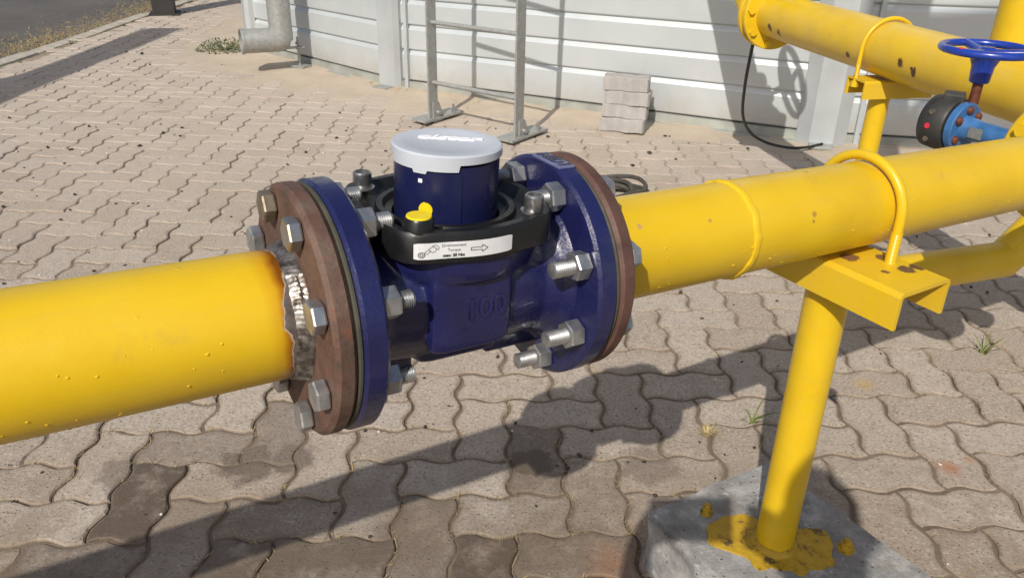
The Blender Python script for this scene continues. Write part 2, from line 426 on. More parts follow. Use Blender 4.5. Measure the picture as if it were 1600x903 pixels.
def tube(bm, pts, rad, n=12, closed=False, cap=True):
    pts = [Vector(p) for p in pts]; m = len(pts); rings = []; px = None
    for i, p in enumerate(pts):
        if closed: t = pts[(i + 1) % m] - pts[i - 1]
        else: t = pts[min(i + 1, m - 1)] - pts[max(i - 1, 0)]
        t.normalize()
        if px is None: x, y, _ = frame_from(t)
        else:
            x = px - t * px.dot(t); x.normalize(); y = t.cross(x)
        px = x
        r = rad[i] if isinstance(rad, (list, tuple)) else rad
        rings.append(ring_verts(bm, p, x, y, r, n))
    for a, b in zip(rings, rings[1:]): bridge(bm, a, b)
    if closed: bridge(bm, rings[-1], rings[0])
    elif cap: bm.faces.new(rings[0][::-1]); bm.faces.new(rings[-1])
def prism(bm, poly, z0, z1, bev=0, T=None):
    """extrude a 2D polygon; T maps local xyz"""
    T = T or Matrix()
    def lay(pts, z): return [bm.verts.new(T @ Vector((p[0], p[1], z))) for p in pts]
    if bev:
        ins = inset(poly, bev)
        L = [lay(ins, z0), lay(poly, z0 + bev), lay(poly, z1 - bev), lay(ins, z1)]
    else: L = [lay(poly, z0), lay(poly, z1)]
    for a, b in zip(L, L[1:]): bridge(bm, a, b)
    bm.faces.new(L[0][::-1]); bm.faces.new(L[-1])
def inset(poly, d):
    n = len(poly); out = []
    ar = sum(poly[i][0] * poly[(i + 1) % n][1] - poly[(i + 1) % n][0] * poly[i][1] for i in range(n))
    sg = 1 if ar > 0 else -1
    for i in range(n):
        a, b, c = Vector(poly[i - 1][:2]), Vector(poly[i][:2]), Vector(poly[(i + 1) % n][:2])
        e1 = (b - a); e2 = (c - b)
        if e1.length < 1e-9 or e2.length < 1e-9: out.append(tuple(b)); continue
        e1.normalize(); e2.normalize()
        n1 = Vector((-e1.y, e1.x)) * sg; n2 = Vector((-e2.y, e2.x)) * sg
        nn = n1 + n2
        if nn.length < 1e-6: nn = n1
        nn.normalize()
        k_ = d / max(.5, nn.dot(n1))
        out.append((b.x + nn.x * k_, b.y + nn.y * k_))
    return out
def text_mesh(txt, size, depth=0.0, shear=0.0, bold=0.0):
    cu = bpy.data.curves.new('lettering', 'FONT')
    cu.body = txt; cu.size = size; cu.extrude = depth; cu.shear = shear; cu.offset = bold
    cu.align_x = 'CENTER'; cu.align_y = 'CENTER'; cu.resolution_u = 3
    o = bpy.data.objects.new('lettering', cu); COL.objects.link(o)
    dg = bpy.context.evaluated_depsgraph_get()
    me = bpy.data.meshes.new_from_object(o.evaluated_get(dg))
    bpy.data.objects.remove(o)
    bm = bmesh.new(); bm.from_mesh(me); bpy.data.meshes.remove(me)
    return bm
def bm_map(bm, fn):
    for v in bm.verts: v.co = fn(v.co)
    return bm
def copy_tree(o, parent=None):
    c_ = o.copy(); COL.objects.link(c_); c_.parent = parent
    for ch in list(o.children): copy_tree(ch, c_)
    return c_

# ------------------------------------------------------------------ ground, road, paving
TANK_A, TANK_B = Vector((-.754, 4.887)), Vector((1.489, 3.845))
dl = Vector((-math.cos(R(43.2)), math.sin(R(43.2))))
TANK_L = TANK_A + dl * 1.60
TANK_L2 = TANK_L + Vector((-.12, .993)) * 2.4
dr = Vector((math.cos(R(-7.8)), math.sin(R(-7.8))))
TANK_R = TANK_B + dr * 2.47
dr2 = Vector((math.cos(R(9.5)), math.sin(R(9.5))))
TANK_R2 = TANK_R + dr2 * 2.47
TANK_BK = [TANK_R2 + Vector((.8, 3.0)), Vector((3.2, 11.5)), Vector((.2, 10.8))]
WALL = [TANK_L2, TANK_L, TANK_A, TANK_B, TANK_R, TANK_R2]
TANK_POLY = WALL + TANK_BK
def inside(p, poly):
    r_ = False; n = len(poly)
    for i in range(n):
        a, b = poly[i], poly[(i + 1) % n]
        if (a[1] > p[1]) != (b[1] > p[1]) and p[0] < (b[0] - a[0]) * (p[1] - a[1]) / (b[1] - a[1]) + a[0]: r_ = not r_
    return r_

bm = bm_new(); S = 400
bm.faces.new([bm.verts.new(p) for p in ((-S, -S, -.09), (S, -S, -.09), (S, S, -.09), (-S, S, -.09))])
struct(obj('ground', bm, 'ground'))
bm = bm_new()
bmesh.ops.create_grid(bm, x_segments=40, y_segments=60, size=1, matrix=Matrix.Translation((-9.43, 10, -.012)) @ Matrix.Diagonal((6, 22, 1, 1)))
for v in bm.verts: v.co.z += .012 * noise.noise(Vector((v.co.x * .7, v.co.y * .7, 3)))
struct(obj('road', bm, 'asphalt'))
pavement = None
bm = bm_new()
bm.faces.new([bm.verts.new(p) for p in ((-3.36, -2.5, -.0055), (5.0, -2.5, -.0055), (5.0, 12, -.0055), (-3.36, 12, -.0055))])
pavement = struct(obj('pavement', bm, 'soil'))

U = .1125
LAT0 = Vector((-.2222, 1.3581)); LA = R(2.985)
lu = Vector((math.cos(LA), math.sin(LA))); lv = Vector((math.sin(LA), -math.cos(LA)))
def lat(i, j): return LAT0 + lu * (i * U) + lv * (j * U)
AMP = .066      # in units
def wav(t):
    s_ = math.sin(2 * PI * t)
    return AMP * (1.12 * s_ - .12 * math.sin(6 * PI * t) * -1)
NS = 6
def paver_outline(w, h):
    """cells w x h in (u, v) units; u right, v towards the viewer"""
    pts = []
    for i in range(w * NS): t = i / NS; pts.append((t, -wav(t)))
    for i in range(h * NS): t = i / NS; pts.append((w + wav(t), t))
    for i in range(w * NS): t = w - i / NS; pts.append((t, h - wav(t)))
    for i in range(h * NS): t = h - i / NS; pts.append((wav(t), t))
    return [(p[0] * U, p[1] * U) for p in pts]
PT = []          # the four paver meshes: (verts, faces)
def paver_geo(w, h, seed):
    rr = random.Random(seed)
    ol = paver_outline(w, h)
    cx, cy = w * U / 2, h * U / 2
    ol = [(x - cx, y - cy) for x, y in ol]
    gap = .0034
    n = len(ol)
    chip = [0.0] * n
    for _ in range(rr.randint(2, 5)):           # knocked-off bits along the arris
        q = rr.randrange(n); d_ = rr.uniform(.002, .0055)
        for w_ in (-1, 0, 1): chip[(q + w_) % n] = max(chip[(q + w_) % n], d_ * (1 if w_ == 0 else .45))
    def insv(base): return [tuple(Vector(a).lerp(Vector(b), min(1, chip[i] / .01))) for i, (a, b) in enumerate(zip(base, inset(ol, gap + .0105)))]
    o1 = [(x + rr.uniform(-.0009, .0009), y + rr.uniform(-.0009, .0009)) for x, y in inset(ol, gap)]
    o2 = insv([(x + rr.uniform(-.0010, .0010), y + rr.uniform(-.0010, .0010)) for x, y in inset(ol, gap + .0028)])
    def W(p, z): q = lu * p[0] + lv * p[1]; return (q.x, q.y, z)
    o3 = inset(ol, gap + .010)
    vs = [W(p, -.03) for p in o1] + [W(p, -.0036) for p in o1] + [W(p, -.0006) for p in o2] + [W(p, 0) for p in o3]
    fs = []
    for a in (0, n, 2 * n):
        for i in range(n): fs.append((a + i, a + (i + 1) % n, a + n + (i + 1) % n, a + n + i))
    fs.append(tuple(range(3 * n, 4 * n)))
    return vs, fs
GEO = {(2, 1): [paver_geo(2, 1, s_) for s_ in range(1, 7)], (1, 2): [paver_geo(1, 2, s_) for s_ in range(7, 13)]}
PM = {}
for key, lst in GEO.items():
    PM[key] = []
    for vs, fs in lst:
        me = bpy.data.meshes.new('paver'); me.from_pydata(vs, [], fs)
        b_ = bmesh.new(); b_.from_mesh(me); bmesh.ops.recalc_face_normals(b_, faces=b_.faces[:])
        up_ = max(b_.faces, key=lambda f: f.calc_area())
        if up_.normal.z < 0: bmesh.ops.reverse_faces(b_, faces=b_.faces[:])
        b_.to_mesh(me); b_.free()
        at = me.attributes.new('edge', 'FLOAT', 'POINT'); q_ = len(vs) // 4; at.data.foreach_set('value', [1.0] * (2 * q_) + [.75] * q_ + [0.0] * q_)
        me.materials.append(M['paver']); PM[key].append(me)
cells = []
ci = cam_m.transposed()
for i in range(-40, 46):
    for j in range(-80, 14):
        s_ = (i - j) % 4
        if s_ == 0: w, h = 2, 1
        elif s_ == 3: w, h = 1, 2
        else: continue
        c_ = lat(i + w / 2, j + h / 2)
        if c_.x < -3.30 or c_.x > 4.2 or c_.y < -.6 or c_.y > 10.5: continue
        if inside(c_, TANK_POLY): continue
        q = ci @ Vector((c_.x, c_.y, -CAM_H)); zc = -q.z
        vis = zc > .2 and abs(q.x / zc) < .66 and abs(q.y / zc) < .38
        cells.append((not vis, zc if vis else c_.length, c_, (w, h)))
cells.sort(key=lambda t: (t[0], t[1]))
bvs, bfs, tones, edges_ = [], [], [], []
WET = [(-.62, 1.20, .3), (-.45, 1.06, .8), (-.74, 1.02, .6), (.06, 1.17, .35), (.22, .98, .6), (-.30, 1.25, .25), (-.60, 1.362, .45), (-.504, 1.393, .5), (.02, .98, .75), (-.10, 1.0, .7), (-.62, .98, .5), (.16, 1.17, .3), (-.42, 1.17, .3), (-.714, 1.206, .95), (-.34, 1.06, .75), (-.053, 1.098, .95), (-.275, 1.091, .8), (-.15, 1.171, .6), (.058, 1.383, .55), (-.543, 1.106, .35), (-.035, 1.22, .35), (.135, 1.06, .6), (.13, .95, .5), (-.40, .95, .7), (-.2, .93, .8)]
for n_, (_, _, c_, key) in enumerate(cells):
    var = random.randrange(6)
    z = random.uniform(-.0026, .0026) + .004 * noise.noise(Vector((c_.x * 1.3, c_.y * 1.3, 0)))
    rx, ry = random.gauss(0, .006), random.gauss(0, .006)
    if n_ < 300:
        o = bpy.data.objects.new('paver', PM[key][var]); COL.objects.link(o); o.parent = pavement
        o.location = (c_.x, c_.y, z); o.rotation_euler = (rx, ry, 0)
        wv = max([w_ for (x_, y_, w_) in WET if abs((Vector((x_, y_)) - c_).dot(lu)) < key[0] * U / 2 and abs((Vector((x_, y_)) - c_).dot(lv)) < key[1] * U / 2] + [0])
        o.color = (wv, 0, 0, 1)
    else:
        vs, fs = GEO[key][var]; off = len(bvs)
        bvs += [(x + c_.x, y + c_.y, zz + z + x * -ry + y * rx) for x, y, zz in vs]
        bfs += [tuple(off + q for q in f) for f in fs]
        tones += [random.random()] * len(vs); q_ = len(vs) // 4; edges_ += [1.0] * (2 * q_) + [.75] * q_ + [0.0] * q_
me = bpy.data.meshes.new('paver_field'); me.from_pydata(bvs, [], bfs)
at = me.attributes.new('tone', 'FLOAT', 'POINT'); at.data.foreach_set('value', tones); at = me.attributes.new('edge', 'FLOAT', 'POINT'); at.data.foreach_set('value', edges_)
b_ = bmesh.new(); b_.from_mesh(me); bmesh.ops.recalc_face_normals(b_, faces=b_.faces[:]); b_.to_mesh(me); b_.free()
me.materials.append(M['paver_far'])
o = bpy.data.objects.new('paver_field', me); COL.objects.link(o); o.parent = pavement; stuff(o)

# kerb stones along the road
kerb = struct(empty('kerb'))
kb = bm_new(); box(kb, (0, 0, -.055), (.12, .488, .12), bev=.008)
k0 = obj('kerb_stone', kb, 'kerb', kerb)
for n_ in range(30):
    o = k0 if n_ == 0 else k0.copy()
    if n_: COL.objects.link(o); o.parent = kerb
    o.location = (-3.40 + random.uniform(-.006, .006), 1.5 + n_ * .495, random.uniform(-.008, .006)); o.rotation_euler = (0, 0, random.gauss(0, .01))

# sand drifted against the tank
bm = bm_new(); pl = [TANK_L2 + Vector((-.12, .993)) * 3] + [TANK_L2, TANK_L, TANK_A, TANK_B, TANK_R, TANK_R2]
samples = []
for a, b in zip(pl, pl[1:]):
    n_ = max(2, int((b - a).length / .05)); e = (b - a).normalized(); nn = Vector((e.y, -e.x))
    for q in range(n_): samples.append((a.lerp(b, q / n_), nn))
sm = []
for q in range(len(samples)):
    acc = Vector((0, 0)); 
    for w in range(-8, 9): acc += samples[min(max(q + w, 0), len(samples) - 1)][1]
    sm.append((samples[q][0], acc.normalized()))
rows = []
NO = 22
for p, nn in sm:
    wd = .64 + .24 * noise.noise(Vector((p.x * .9, p.y * .9, 7))) + .18 * min(1, max(0, (-.6 - p.x) / 1.2)) - .25 * min(1, max(0, (p.x - .3) / .4))
    row = []
    for q in range(NO + 1):
        t = q / NO; P_ = p - nn * .1 + nn * (t * wd + .1)
        z = .024 * (1 - t) ** 1.2 - .0085 + .010 * noise.noise(Vector((P_.x * 4, P_.y * 4, 1))) * (1 - .4 * t) + .004 * noise.noise(Vector((P_.x * 17, P_.y * 17, 5)))
        if q == NO: z = -.014
        row.append(bm.verts.new((P_.x, P_.y, z)))
    rows.append(row)
for a, b in zip(rows, rows[1:]):
    for q in range(NO): bm.faces.new((a[q], a[q + 1], b[q + 1], b[q]))
stuff(tag(obj('sand', bm, 'sand', smooth=True), 'pale loose sand drifted over the pavers along the tank', 'sand'))
def sand_z(): return .012

# ------------------------------------------------------------------ tank
tank = empty('storage_tank', Matrix.Translation((2.0, 6.5, 0)))
tag(tank, 'pale grey panelled storage tank with horizontal grooves and vertical columns', 'tank')
def tank_part(name, bm, mat, par=None, smooth=False):
    o = obj(name, bm, mat, par or tank, smooth)
    if par is None: bm_shift = Vector((-2.0, -6.5, 0)); o.data.transform(Matrix.Translation(bm_shift))
    else: o.data.transform(Matrix.Translation((-2.0, -6.5, 0)))
    return o
TH = 2.62
bays = [(WALL[i], WALL[i + 1]) for i in range(5)]
for bi, (a, b) in enumerate(bays):
    e = (b - a).normalized(); nn = Vector((e.y, -e.x)); ln = (b - a).length
    for q in range(18):
        z0 = .055 if q == 0 else .232 + (q - 1) * .1405
        BH = .177 if q == 0 else .1405
        g = .009
        prof = [(-.04, z0 + .0008), (-.013, z0 + .0008), (-.001, z0 + .008), (.0, z0 + .012), (.0, z0 + BH - .026), (-.002, z0 + BH - .022), (-.014, z0 + BH - .003), (-.0145, z0 + BH), (-.04, z0 + BH)]
        bm = bm_new(); L0, L1 = [], []
        e0, e1 = .03, ln - .03
        for (d_, z) in prof:
            P0 = a + e * e0 + nn * d_; P1 = a + e * e1 + nn * d_
            L0.append(bm.verts.new((P0.x, P0.y, z))); L1.append(bm.verts.new((P1.x, P1.y, z)))
        bridge(bm, L0, L1); bm.faces.new(L0[::-1]); bm.faces.new(L1)
        tank_part('wall_panel', bm, 'panel')
    bm = bm_new()
    P0 = a + e * .02; P1 = b - e * .02
    for (d0, d1, z0, z1) in ((-.02, .012, -.02, .052), (.012, .05, -.02, .012)):
        vs = []
        for z in (z0, z1):
            for (pp, d_) in ((P0, d0), (P1, d0), (P1, d1), (P0, d1)):
                r_ = pp + nn * d_; vs.append(bm.verts.new((r_.x, r_.y, z)))
        bridge(bm, vs[:4], vs[4:]); bm.faces.new(vs[:4][::-1]); bm.faces.new(vs[4:])
    tank_part('skirting', bm, 'skirt')
def column(p, na, w0, w1, dep, name='column'):
    na = na.normalized(); e = Vector((-na.y, na.x))
    poly = []
    for (s_, d_) in ((-w0, -.03), (-w0, .006), (-w1, dep), (w1, dep), (w0, .006), (w0, -.03)):
        q = p + e * s_ + na * d_; poly.append((q.x, q.y))
    bm = bm_new(); prism(bm, poly, -.01, TH)
    o = tank_part(name, bm, 'column')
    bm = bm_new(); q = p + na * (dep + .02)
    box(bm, (q.x, q.y, .012), (.11, .11, .014), Matrix.Rotation(math.atan2(e.y, e.x), 3, 'Z'), .003)
    c_ = tank_part('foot_plate', bm, 'galv', o)
    return o
def nrm(a, b): e = (b - a).normalized(); return Vector((e.y, -e.x))
ns = [nrm(*b) for b in bays]
column(TANK_A, ns[1] + ns[2], .085, .062, .035)
column(TANK_B, ns[2] + ns[3], .115, .055, .055)
column(TANK_R, ns[3] + ns[4], .115, .055, .055)
column(TANK_L, ns[0] + ns[1], .07, .05, .035)
# narrow upright trim beside the columns
for p, n_, off in ((TANK_A, ns[2], .125), (TANK_B, ns[3], .16)):
    e = Vector((-n_.y, n_.x)); q = p + e * off
    bm = bm_new(); box(bm, (q.x + n_.x * .012, q.y + n_.y * .012, TH / 2), (.022, .028, TH), Matrix.Rotation(math.atan2(e.y, e.x), 3, 'Z'), .002)
    tank_part('trim', bm, 'column')
cen = sum((Vector(p) for p in TANK_POLY), Vector((0, 0))) / len(TANK_POLY)
bm = bm_new(); prism(bm, [tuple(p + (cen - p).normalized() * .06) for p in TANK_POLY], -.05, TH)
tank_part('core', bm, 'inside')
bm = bm_new(); ol = [p - (cen - p).normalized() * .12 for p in TANK_POLY]
base = [bm.verts.new((p.x, p.y, TH + .01)) for p in ol]; top = bm.verts.new((cen.x, cen.y, TH + 1.1))
for i in range(len(base)): bm.faces.new((base[i], base[(i + 1) % len(base)], top))
bm.faces.new(base[::-1])
tank_part('roof', bm, 'roof')

# ------------------------------------------------------------------ downpipe with open outlet
dp = empty('downpipe', Matrix.Translation((-1.50, 5.27, 0)))
tag(dp, 'grey galvanised downpipe with open outlet mouth at the tank corner', 'downpipe')
bm = bm_new(); tube(bm, [(0, 0, TH), (0, 0, .6), (0, 0, .20)], .072, 28)
obj('pipe', bm, 'galv', dp, True)
od = Vector((-.88, -.42, .0)).normalized()
bm = bm_new(); c0 = Vector((0, 0, .205))
x, y, z = frame_from(od)
outer = [ring_verts(bm, c0 + od * t, x, y, r_, 32) for t, r_ in ((-.055, .02), (-.045, .05), (-.02, .068), (.02, .074), (.235, .074), (.235, .079), (.252, .079))]
inner = [ring_verts(bm, c0 + od * t, x, y, .071, 32) for t in (.252, .03)]
for a, b in zip(outer, outer[1:]): bridge(bm, a, b)
bridge(bm, outer[-1], inner[0]); bridge(bm, inner[0], inner[1]); bm.faces.new(inner[1]); bm.faces.new(outer[0])
obj('outlet', bm, 'galv', dp, True)
stand = Vector((.075, .10, 0))
bm = bm_new(); cyl(bm, stand + Vector((0, 0, .01)), stand + Vector((0, 0, .205)), .0085, 10)
rod = obj('threaded_rod', bm, 'galv', dp, True)
for z_ in (.128, .160):
    bm = bm_new(); cyl(bm, stand + Vector((0, 0, z_)), stand + Vector((0, 0, z_ + .014)), .017, 6)
    obj('nut', bm, 'galv', rod)
bm = bm_new(); box(bm, stand + Vector((0, 0, .022)), (.13, .085, .012), Matrix.Rotation(-.5, 3, 'Z'), .002)
obj('foot_plate', bm, 'galv', dp)
bm = bm_new(); a = stand + Vector((.015, .01, .148)); b = Vector((-.10, -.03, .135)); box(bm, (a + b) / 2, ((a - b).length + .03, .05, .008), Matrix.Rotation(math.atan2((a - b).y, (a - b).x), 3, 'Z'), .001)
obj('strap', bm, 'galv', dp)

# ------------------------------------------------------------------ ladder
LB, RB = Vector((-.431, 4.092, 0)), Vector((.01, 3.771, 0))
e = (RB - LB).normalized(); nb = Vector((-e.y, e.x, 0))
lad = empty('ladder', Matrix.Translation((LB + RB) / 2)); off = (LB + RB) / 2
tag(lad, 'galvanised steel ladder with ribbed rungs in front of the tank wall', 'ladder')
rotL = Matrix.Rotation(math.atan2(e.y, e.x), 3, 'Z')
for P_, s_ in ((LB, 1), (RB, -1)):
    bm = bm_new(); q = P_ - off
    box(bm, q + nb * .01 + Vector((0, 0, 1.32)), (.010, .066, 2.6), rotL, .001)
    rail = obj('rail', bm, 'galv', lad)
    bm = bm_new(); pr = [(-.03, 0), (.05, 0), (.04, .05), (.012, .105), (-.03, .105)]
    T_ = Matrix.Translation(q + nb * .028 + e * (.0105)) @ (Matrix((nb, (0, 0, 1), e)).transposed()).to_4x4()
    prism(bm, pr, -.004, .004, 0, T_)
    obj('gusset', bm, 'galv', rail)
    bm = bm_new(); cyl(bm, q + nb * .035 + e * .010 + Vector((0, 0, .05)), q + nb * .035 + e * .028 + Vector((0, 0, .05)), .012, 6)
    obj('bolt', bm, 'zinc', rail)
    bm = bm_new(); fl = q + nb * .07
    box(bm, fl + Vector((0, 0, .021)) - e * .02, (.10, .30, .012), rotL, .002)
    fp = obj('foot_plate', bm, 'galv', lad)
    bm = bm_new(); cyl(bm, fl + nb * .09 + e * .01 + Vector((0, 0, .026)), fl + nb * .09 + e * .01 + Vector((0, 0, .048)), .013, 6); cyl(bm, fl + nb * .09 + e * .01 + Vector((0, 0, .04)), fl + nb * .09 + e * .01 + Vector((0, 0, .07)), .007, 8)
    obj('anchor_bolt', bm, 'zinc', fp)
for q in range(9):
    z = .205 + q * .292
    bm = bm_new(); a = LB - off + Vector((0, 0, z)); b = RB - off + Vector((0, 0, z)); a = a + nb * .012; b = b + nb * .012
    ln = (b - a).length; prof = []; n_ = 60
    for i in range(n_ + 1): prof.append((ln * i / n_, .0098 if i % 2 else .0120))
    lathe(bm, a, b - a, prof, 10)
    obj('rung', bm, 'galv', lad, True)

# ------------------------------------------------------------------ stack of spare pavers
def stack_paver(z, dx, dy, rot, label):
    rr = random.Random(z * 1000)
    ol = [(x - U, y - U / 2) for x, y in paver_outline(2, 1)]
    ol = [(x * .99, y * .99) for x, y in inset(ol, .002)]
    bm = bm_new(); prism(bm, ol, 0, .066, .003)
    o = obj('loose_paver', bm, 'paver_stack')
    o.location = (.545 + dx, 4.01 + dy, z); o.rotation_euler = (rr.gauss(0, .008), rr.gauss(0, .008), rot)
    tag(o, label, 'paver', 'spare pavers stacked against the tank')
sr = R(-20)
stack_paver(.006, 0, 0, sr, 'bottom paver of the four stacked against the tank wall')
stack_paver(.073, .008, .012, sr + .03, 'second paver from the bottom in the stack against the tank')
stack_paver(.140, .016, .004, sr - .03, 'third paver from the bottom in the stack against the tank')
stack_paver(.207, .004, .010, sr + .05, 'topmost paver of the four stacked against the tank wall')

# ------------------------------------------------------------------ the meter line, local frame: X along the pipe, Z up, -Y to the viewer
MF = Matrix(((0.85297345, -0.52056351, 0.03807796, -0.06602765), (0.52004558, 0.85382295, 0.02321558, 0.69913898), (-0.04459702, 0, 0.99900506, 0.7445941), (0, 0, 0, 1)))
X_ = Vector((1, 0, 0))
PR = .0572; FR = .1135; BC = .0935
def flange_prof(x0, x1, ri, ro, bev=.0025): return [(x0, ri), (x0, ro - bev), (x0 + bev, ro), (x1 - bev, ro), (x1, ro - bev), (x1, ri)]
def annulus(bm, prof, n=96):
    rs = [ring_verts(bm, (t, 0, 0), Vector((0, 1, 0)), Vector((0, 0, 1)), r_, n) for t, r_ in prof]
    for a, b in zip(rs, rs[1:]): bridge(bm, a, b)
    bridge(bm, rs[-1], rs[0])

inlet = empty('inlet_pipe', MF)
tag(inlet, 'thick yellow pipe with scorched paint entering the meter from the left', 'pipe')
bm = bm_new(); lathe(bm, (-1.35, 0, 0), X_, [(i * .02508, PR) for i in range(49)], 72)
obj('pipe', bm, 'yellow_burnt', inlet, True)
bm = bm_new(); rr = random.Random(5); rings = []
for q in range(9):
    t = q / 8; x0 = -.1625 + .0155 * t
    prof_r = PR - .0005 + .0026 * math.sin(PI * t) ** .7 + .006 * t ** 2 + .0003 * math.sin(t * 17)
    ring = []
    for i in range(300):
        a = 2 * PI * i / 300
        wob = .0011 * noise.noise(Vector((math.cos(a) * 4.5, math.sin(a) * 4.5, q * .45))) + .0006 * noise.noise(Vector((math.cos(a) * 14, math.sin(a) * 14, q * .5)))
        xx = x0 + .002 * noise.noise(Vector((math.cos(a) * 2, math.sin(a) * 2, 9)))
        r_ = prof_r + wob + .0003 * math.sin(a * 88 + 2.2 * math.sin(t * 6)) * math.sin(PI * t)
        ring.append(bm.verts.new((xx, r_ * math.cos(a), r_ * math.sin(a))))
    rings.append(ring)
for a, b in zip(rings, rings[1:]): bridge(bm, a, b)
obj('weld_bead', bm, 'weld', inlet, True)
bm = bm_new(); annulus(bm, flange_prof(-.1485, -.1297, .05, FR - .001, .004))
obj('flange', bm, 'rust', inlet, True)
bm = bm_new(); annulus(bm, flange_prof(-.1295, -.1252, .052, FR - .0022, .0012))
obj('gasket', bm, 'gasket', inlet, True)

outlet = empty('outlet_pipe', MF)
tag(outlet, 'long yellow pipe leaving the meter to the right over the bracket', 'pipe')
bm = bm_new(); lathe(bm, (.140, 0, 0), X_, [(i * .0252, PR) for i in range(58)], 72)
obj('pipe', bm, 'yellow_main', outlet, True)
bm = bm_new(); annulus(bm, flange_prof(.1292, .1480, .05, FR - .001, .004))
obj('flange', bm, 'rust_red', outlet, True)
bm = bm_new(); annulus(bm, flange_prof(.1252, .1290, .052, FR - .0022, .0012))
obj('gasket', bm, 'gasket', outlet, True)
def bead(x0, seed, mat, amp=1.0, tilt=0):
    bm = bm_new(); rings = []
    for i in range(110):
        a = 2 * PI * i / 110
        dx = .0035 * noise.noise(Vector((math.cos(a) * 3, math.sin(a) * 3, seed))) + tilt * math.sin(a)
        rb = .0046 + amp * .0013 * noise.noise(Vector((math.cos(a) * 9, math.sin(a) * 9, seed + 4)))
        ring = []
        for j in range(8):
            b_ = 2 * PI * j / 8; r_ = PR - .001 + rb * math.cos(b_)
            ring.append(bm.verts.new((x0 + dx + rb * 1.25 * math.sin(b_), r_ * math.cos(a), r_ * math.sin(a))))
        rings.append(ring)
    for i in range(110): bridge(bm, rings[i], rings[(i + 1) % 110])
    return obj('weld_bead', bm, mat, outlet, True)
bead(.368, 3, 'yellow')
# the next flanged joint down the line
for x0 in (1.165, 1.192):
    bm = bm_new(); annulus(bm, flange_prof(x0, x0 + .024, .05, FR + .003, .003), 64)
    obj('far_flange', bm, 'yellow', outlet, True)
for q in range(8):
    bm = bm_new(); a = R(22.5 + 45 * q); cyl(bm, (1.153, BC * math.cos(a), BC * math.sin(a)), (1.23, BC * math.cos(a), BC * math.sin(a)), .012, 6)
    obj('far_flange_bolt', bm, 'yellow', outlet)

def paint_drops(root, x0, x1, n, seed, mat):
    # hardened drops and grit under the paint, mostly low on the pipe
    bm = bm_new(); rr = random.Random(seed)
    for _ in range(n):
        a = R(rr.gauss(-150, 42)); x_ = rr.uniform(x0, x1)
        if noise.noise(Vector((x_ * 9, a * 1.5, seed))) < -.1: continue
        r_ = rr.uniform(.0006, .0013) if rr.random() < .8 else rr.uniform(.0013, .0021)
        c_ = Vector((x_, PR * math.cos(a), PR * math.sin(a)))
        bmesh.ops.create_icosphere(bm, subdivisions=1, radius=r_, matrix=Matrix.Translation(c_) @ Matrix.Rotation(a, 4, 'X') @ Matrix.Diagonal((rr.uniform(.9, 1.6), .7, 1, 1)))
    stuff(obj('paint_drops', bm, mat, root, True))
paint_drops(inlet, -.75, -.21, 150, 3, 'yellow_burnt')
paint_drops(outlet, .16, 1.1, 190, 4, 'yellow_main')

# ------------------------------------------------------------------ water meter
meter = empty('water_meter', MF)
tag(meter, 'dark blue cast water meter with grey lidded register between flanges', 'water meter')
# cast body: rough solids fused with a voxel remesh
bm = bm_new()
lathe(bm, (-.115, 0, 0), X_, [(0, .079), (.012, .078), (.022, .068), (.036, .062), (.06, .0635), (.17, .0635), (.194, .062), (.208, .068), (.218, .078), (.23, .079)], 48)
lathe(bm, (0, 0, -.02), Vector((0, 0, 1)), [(0, .05), (.03, .066), (.052, .071), (.054, .079), (.064, .083), (.079, .084)], 48)
box(bm, (-.006, -.032, .002), (.084, .080, .080), None, .014)      # front boss that carries the size numerals
box(bm, (-.006, .03, .002), (.084, .078, .080), None, .014)
box(bm, (-.004, 0, -.02), (.088, .088, .084), None, .016)
box(bm, (.075, -.01, -.066), (.07, .012, .03), None, .003)
box(bm, (-.075, -.01, -.066), (.07, .012, .03), None, .003)
tmp = obj('tmp', bm, 'blue')
rm = tmp.modifiers.new('r', 'REMESH'); rm.mode = 'VOXEL'; rm.voxel_size = .0021; rm.use_smooth_shade = True
smo = tmp.modifiers.new('s', 'SMOOTH'); smo.iterations = 5; smo.factor = .5
dg = bpy.context.evaluated_depsgraph_get()
me = bpy.data.meshes.new_from_object(tmp.evaluated_get(dg)); me.name = 'cast_body'
bpy.data.objects.remove(tmp)
for p in me.polygons: p.use_smooth = True
o = bpy.data.objects.new('cast_body', me); COL.objects.link(o); o.parent = meter
# raised numerals on the boss
bm = text_mesh('100', .029, .0016, .0, .0004)
bm_map(bm, lambda c_: Vector((c_.x + .006, -.0718 - c_.z, c_.y + .004)))
obj('size_numerals', bm, 'blue', meter)
# blue flanges
def blue_flange(x0, x1, flat):
    bm = bm_new(); n = 120; rs = []
    for t, r_ in flange_prof(x0, x1, .05, FR, .003):
        ring = []
        for i in range(n):
            a = 2 * PI * i / n; y_, z_ = r_ * math.cos(a), r_ * math.sin(a)
            if flat and r_ > .1: z_ = min(z_, FR * .972)
            ring.append(bm.verts.new((t, y_, z_)))
        rs.append(ring)
    for a, b in zip(rs, rs[1:]): bridge(bm, a, b)
    bridge(bm, rs[-1], rs[0])
    return obj('meter_flange', bm, 'blue', meter, True)
fl_l = blue_flange(-.125, -.103, False)
fl_r = blue_flange(.103, .125, True)
bm = bm_new(); box(bm, (.1145, -.004, FR * .972 + .0006), (.0185, .048, .0022), None, .0008)
pad = obj('marking_pad', bm, 'blue_pale', fl_r)
bm = text_mesh('MID1', .0195, .0005, 0, .0005)
bm_map(bm, lambda c_: Vector((.1145 - c_.y * -1 * .9, -.004 - c_.x * 1.05 * -1, FR * .972 + .0021 + c_.z)))
bm_map(bm, lambda c_: Vector((c_.x, -.008 - c_.y, c_.z)))
obj('flange_lettering', bm, 'navy', fl_r)
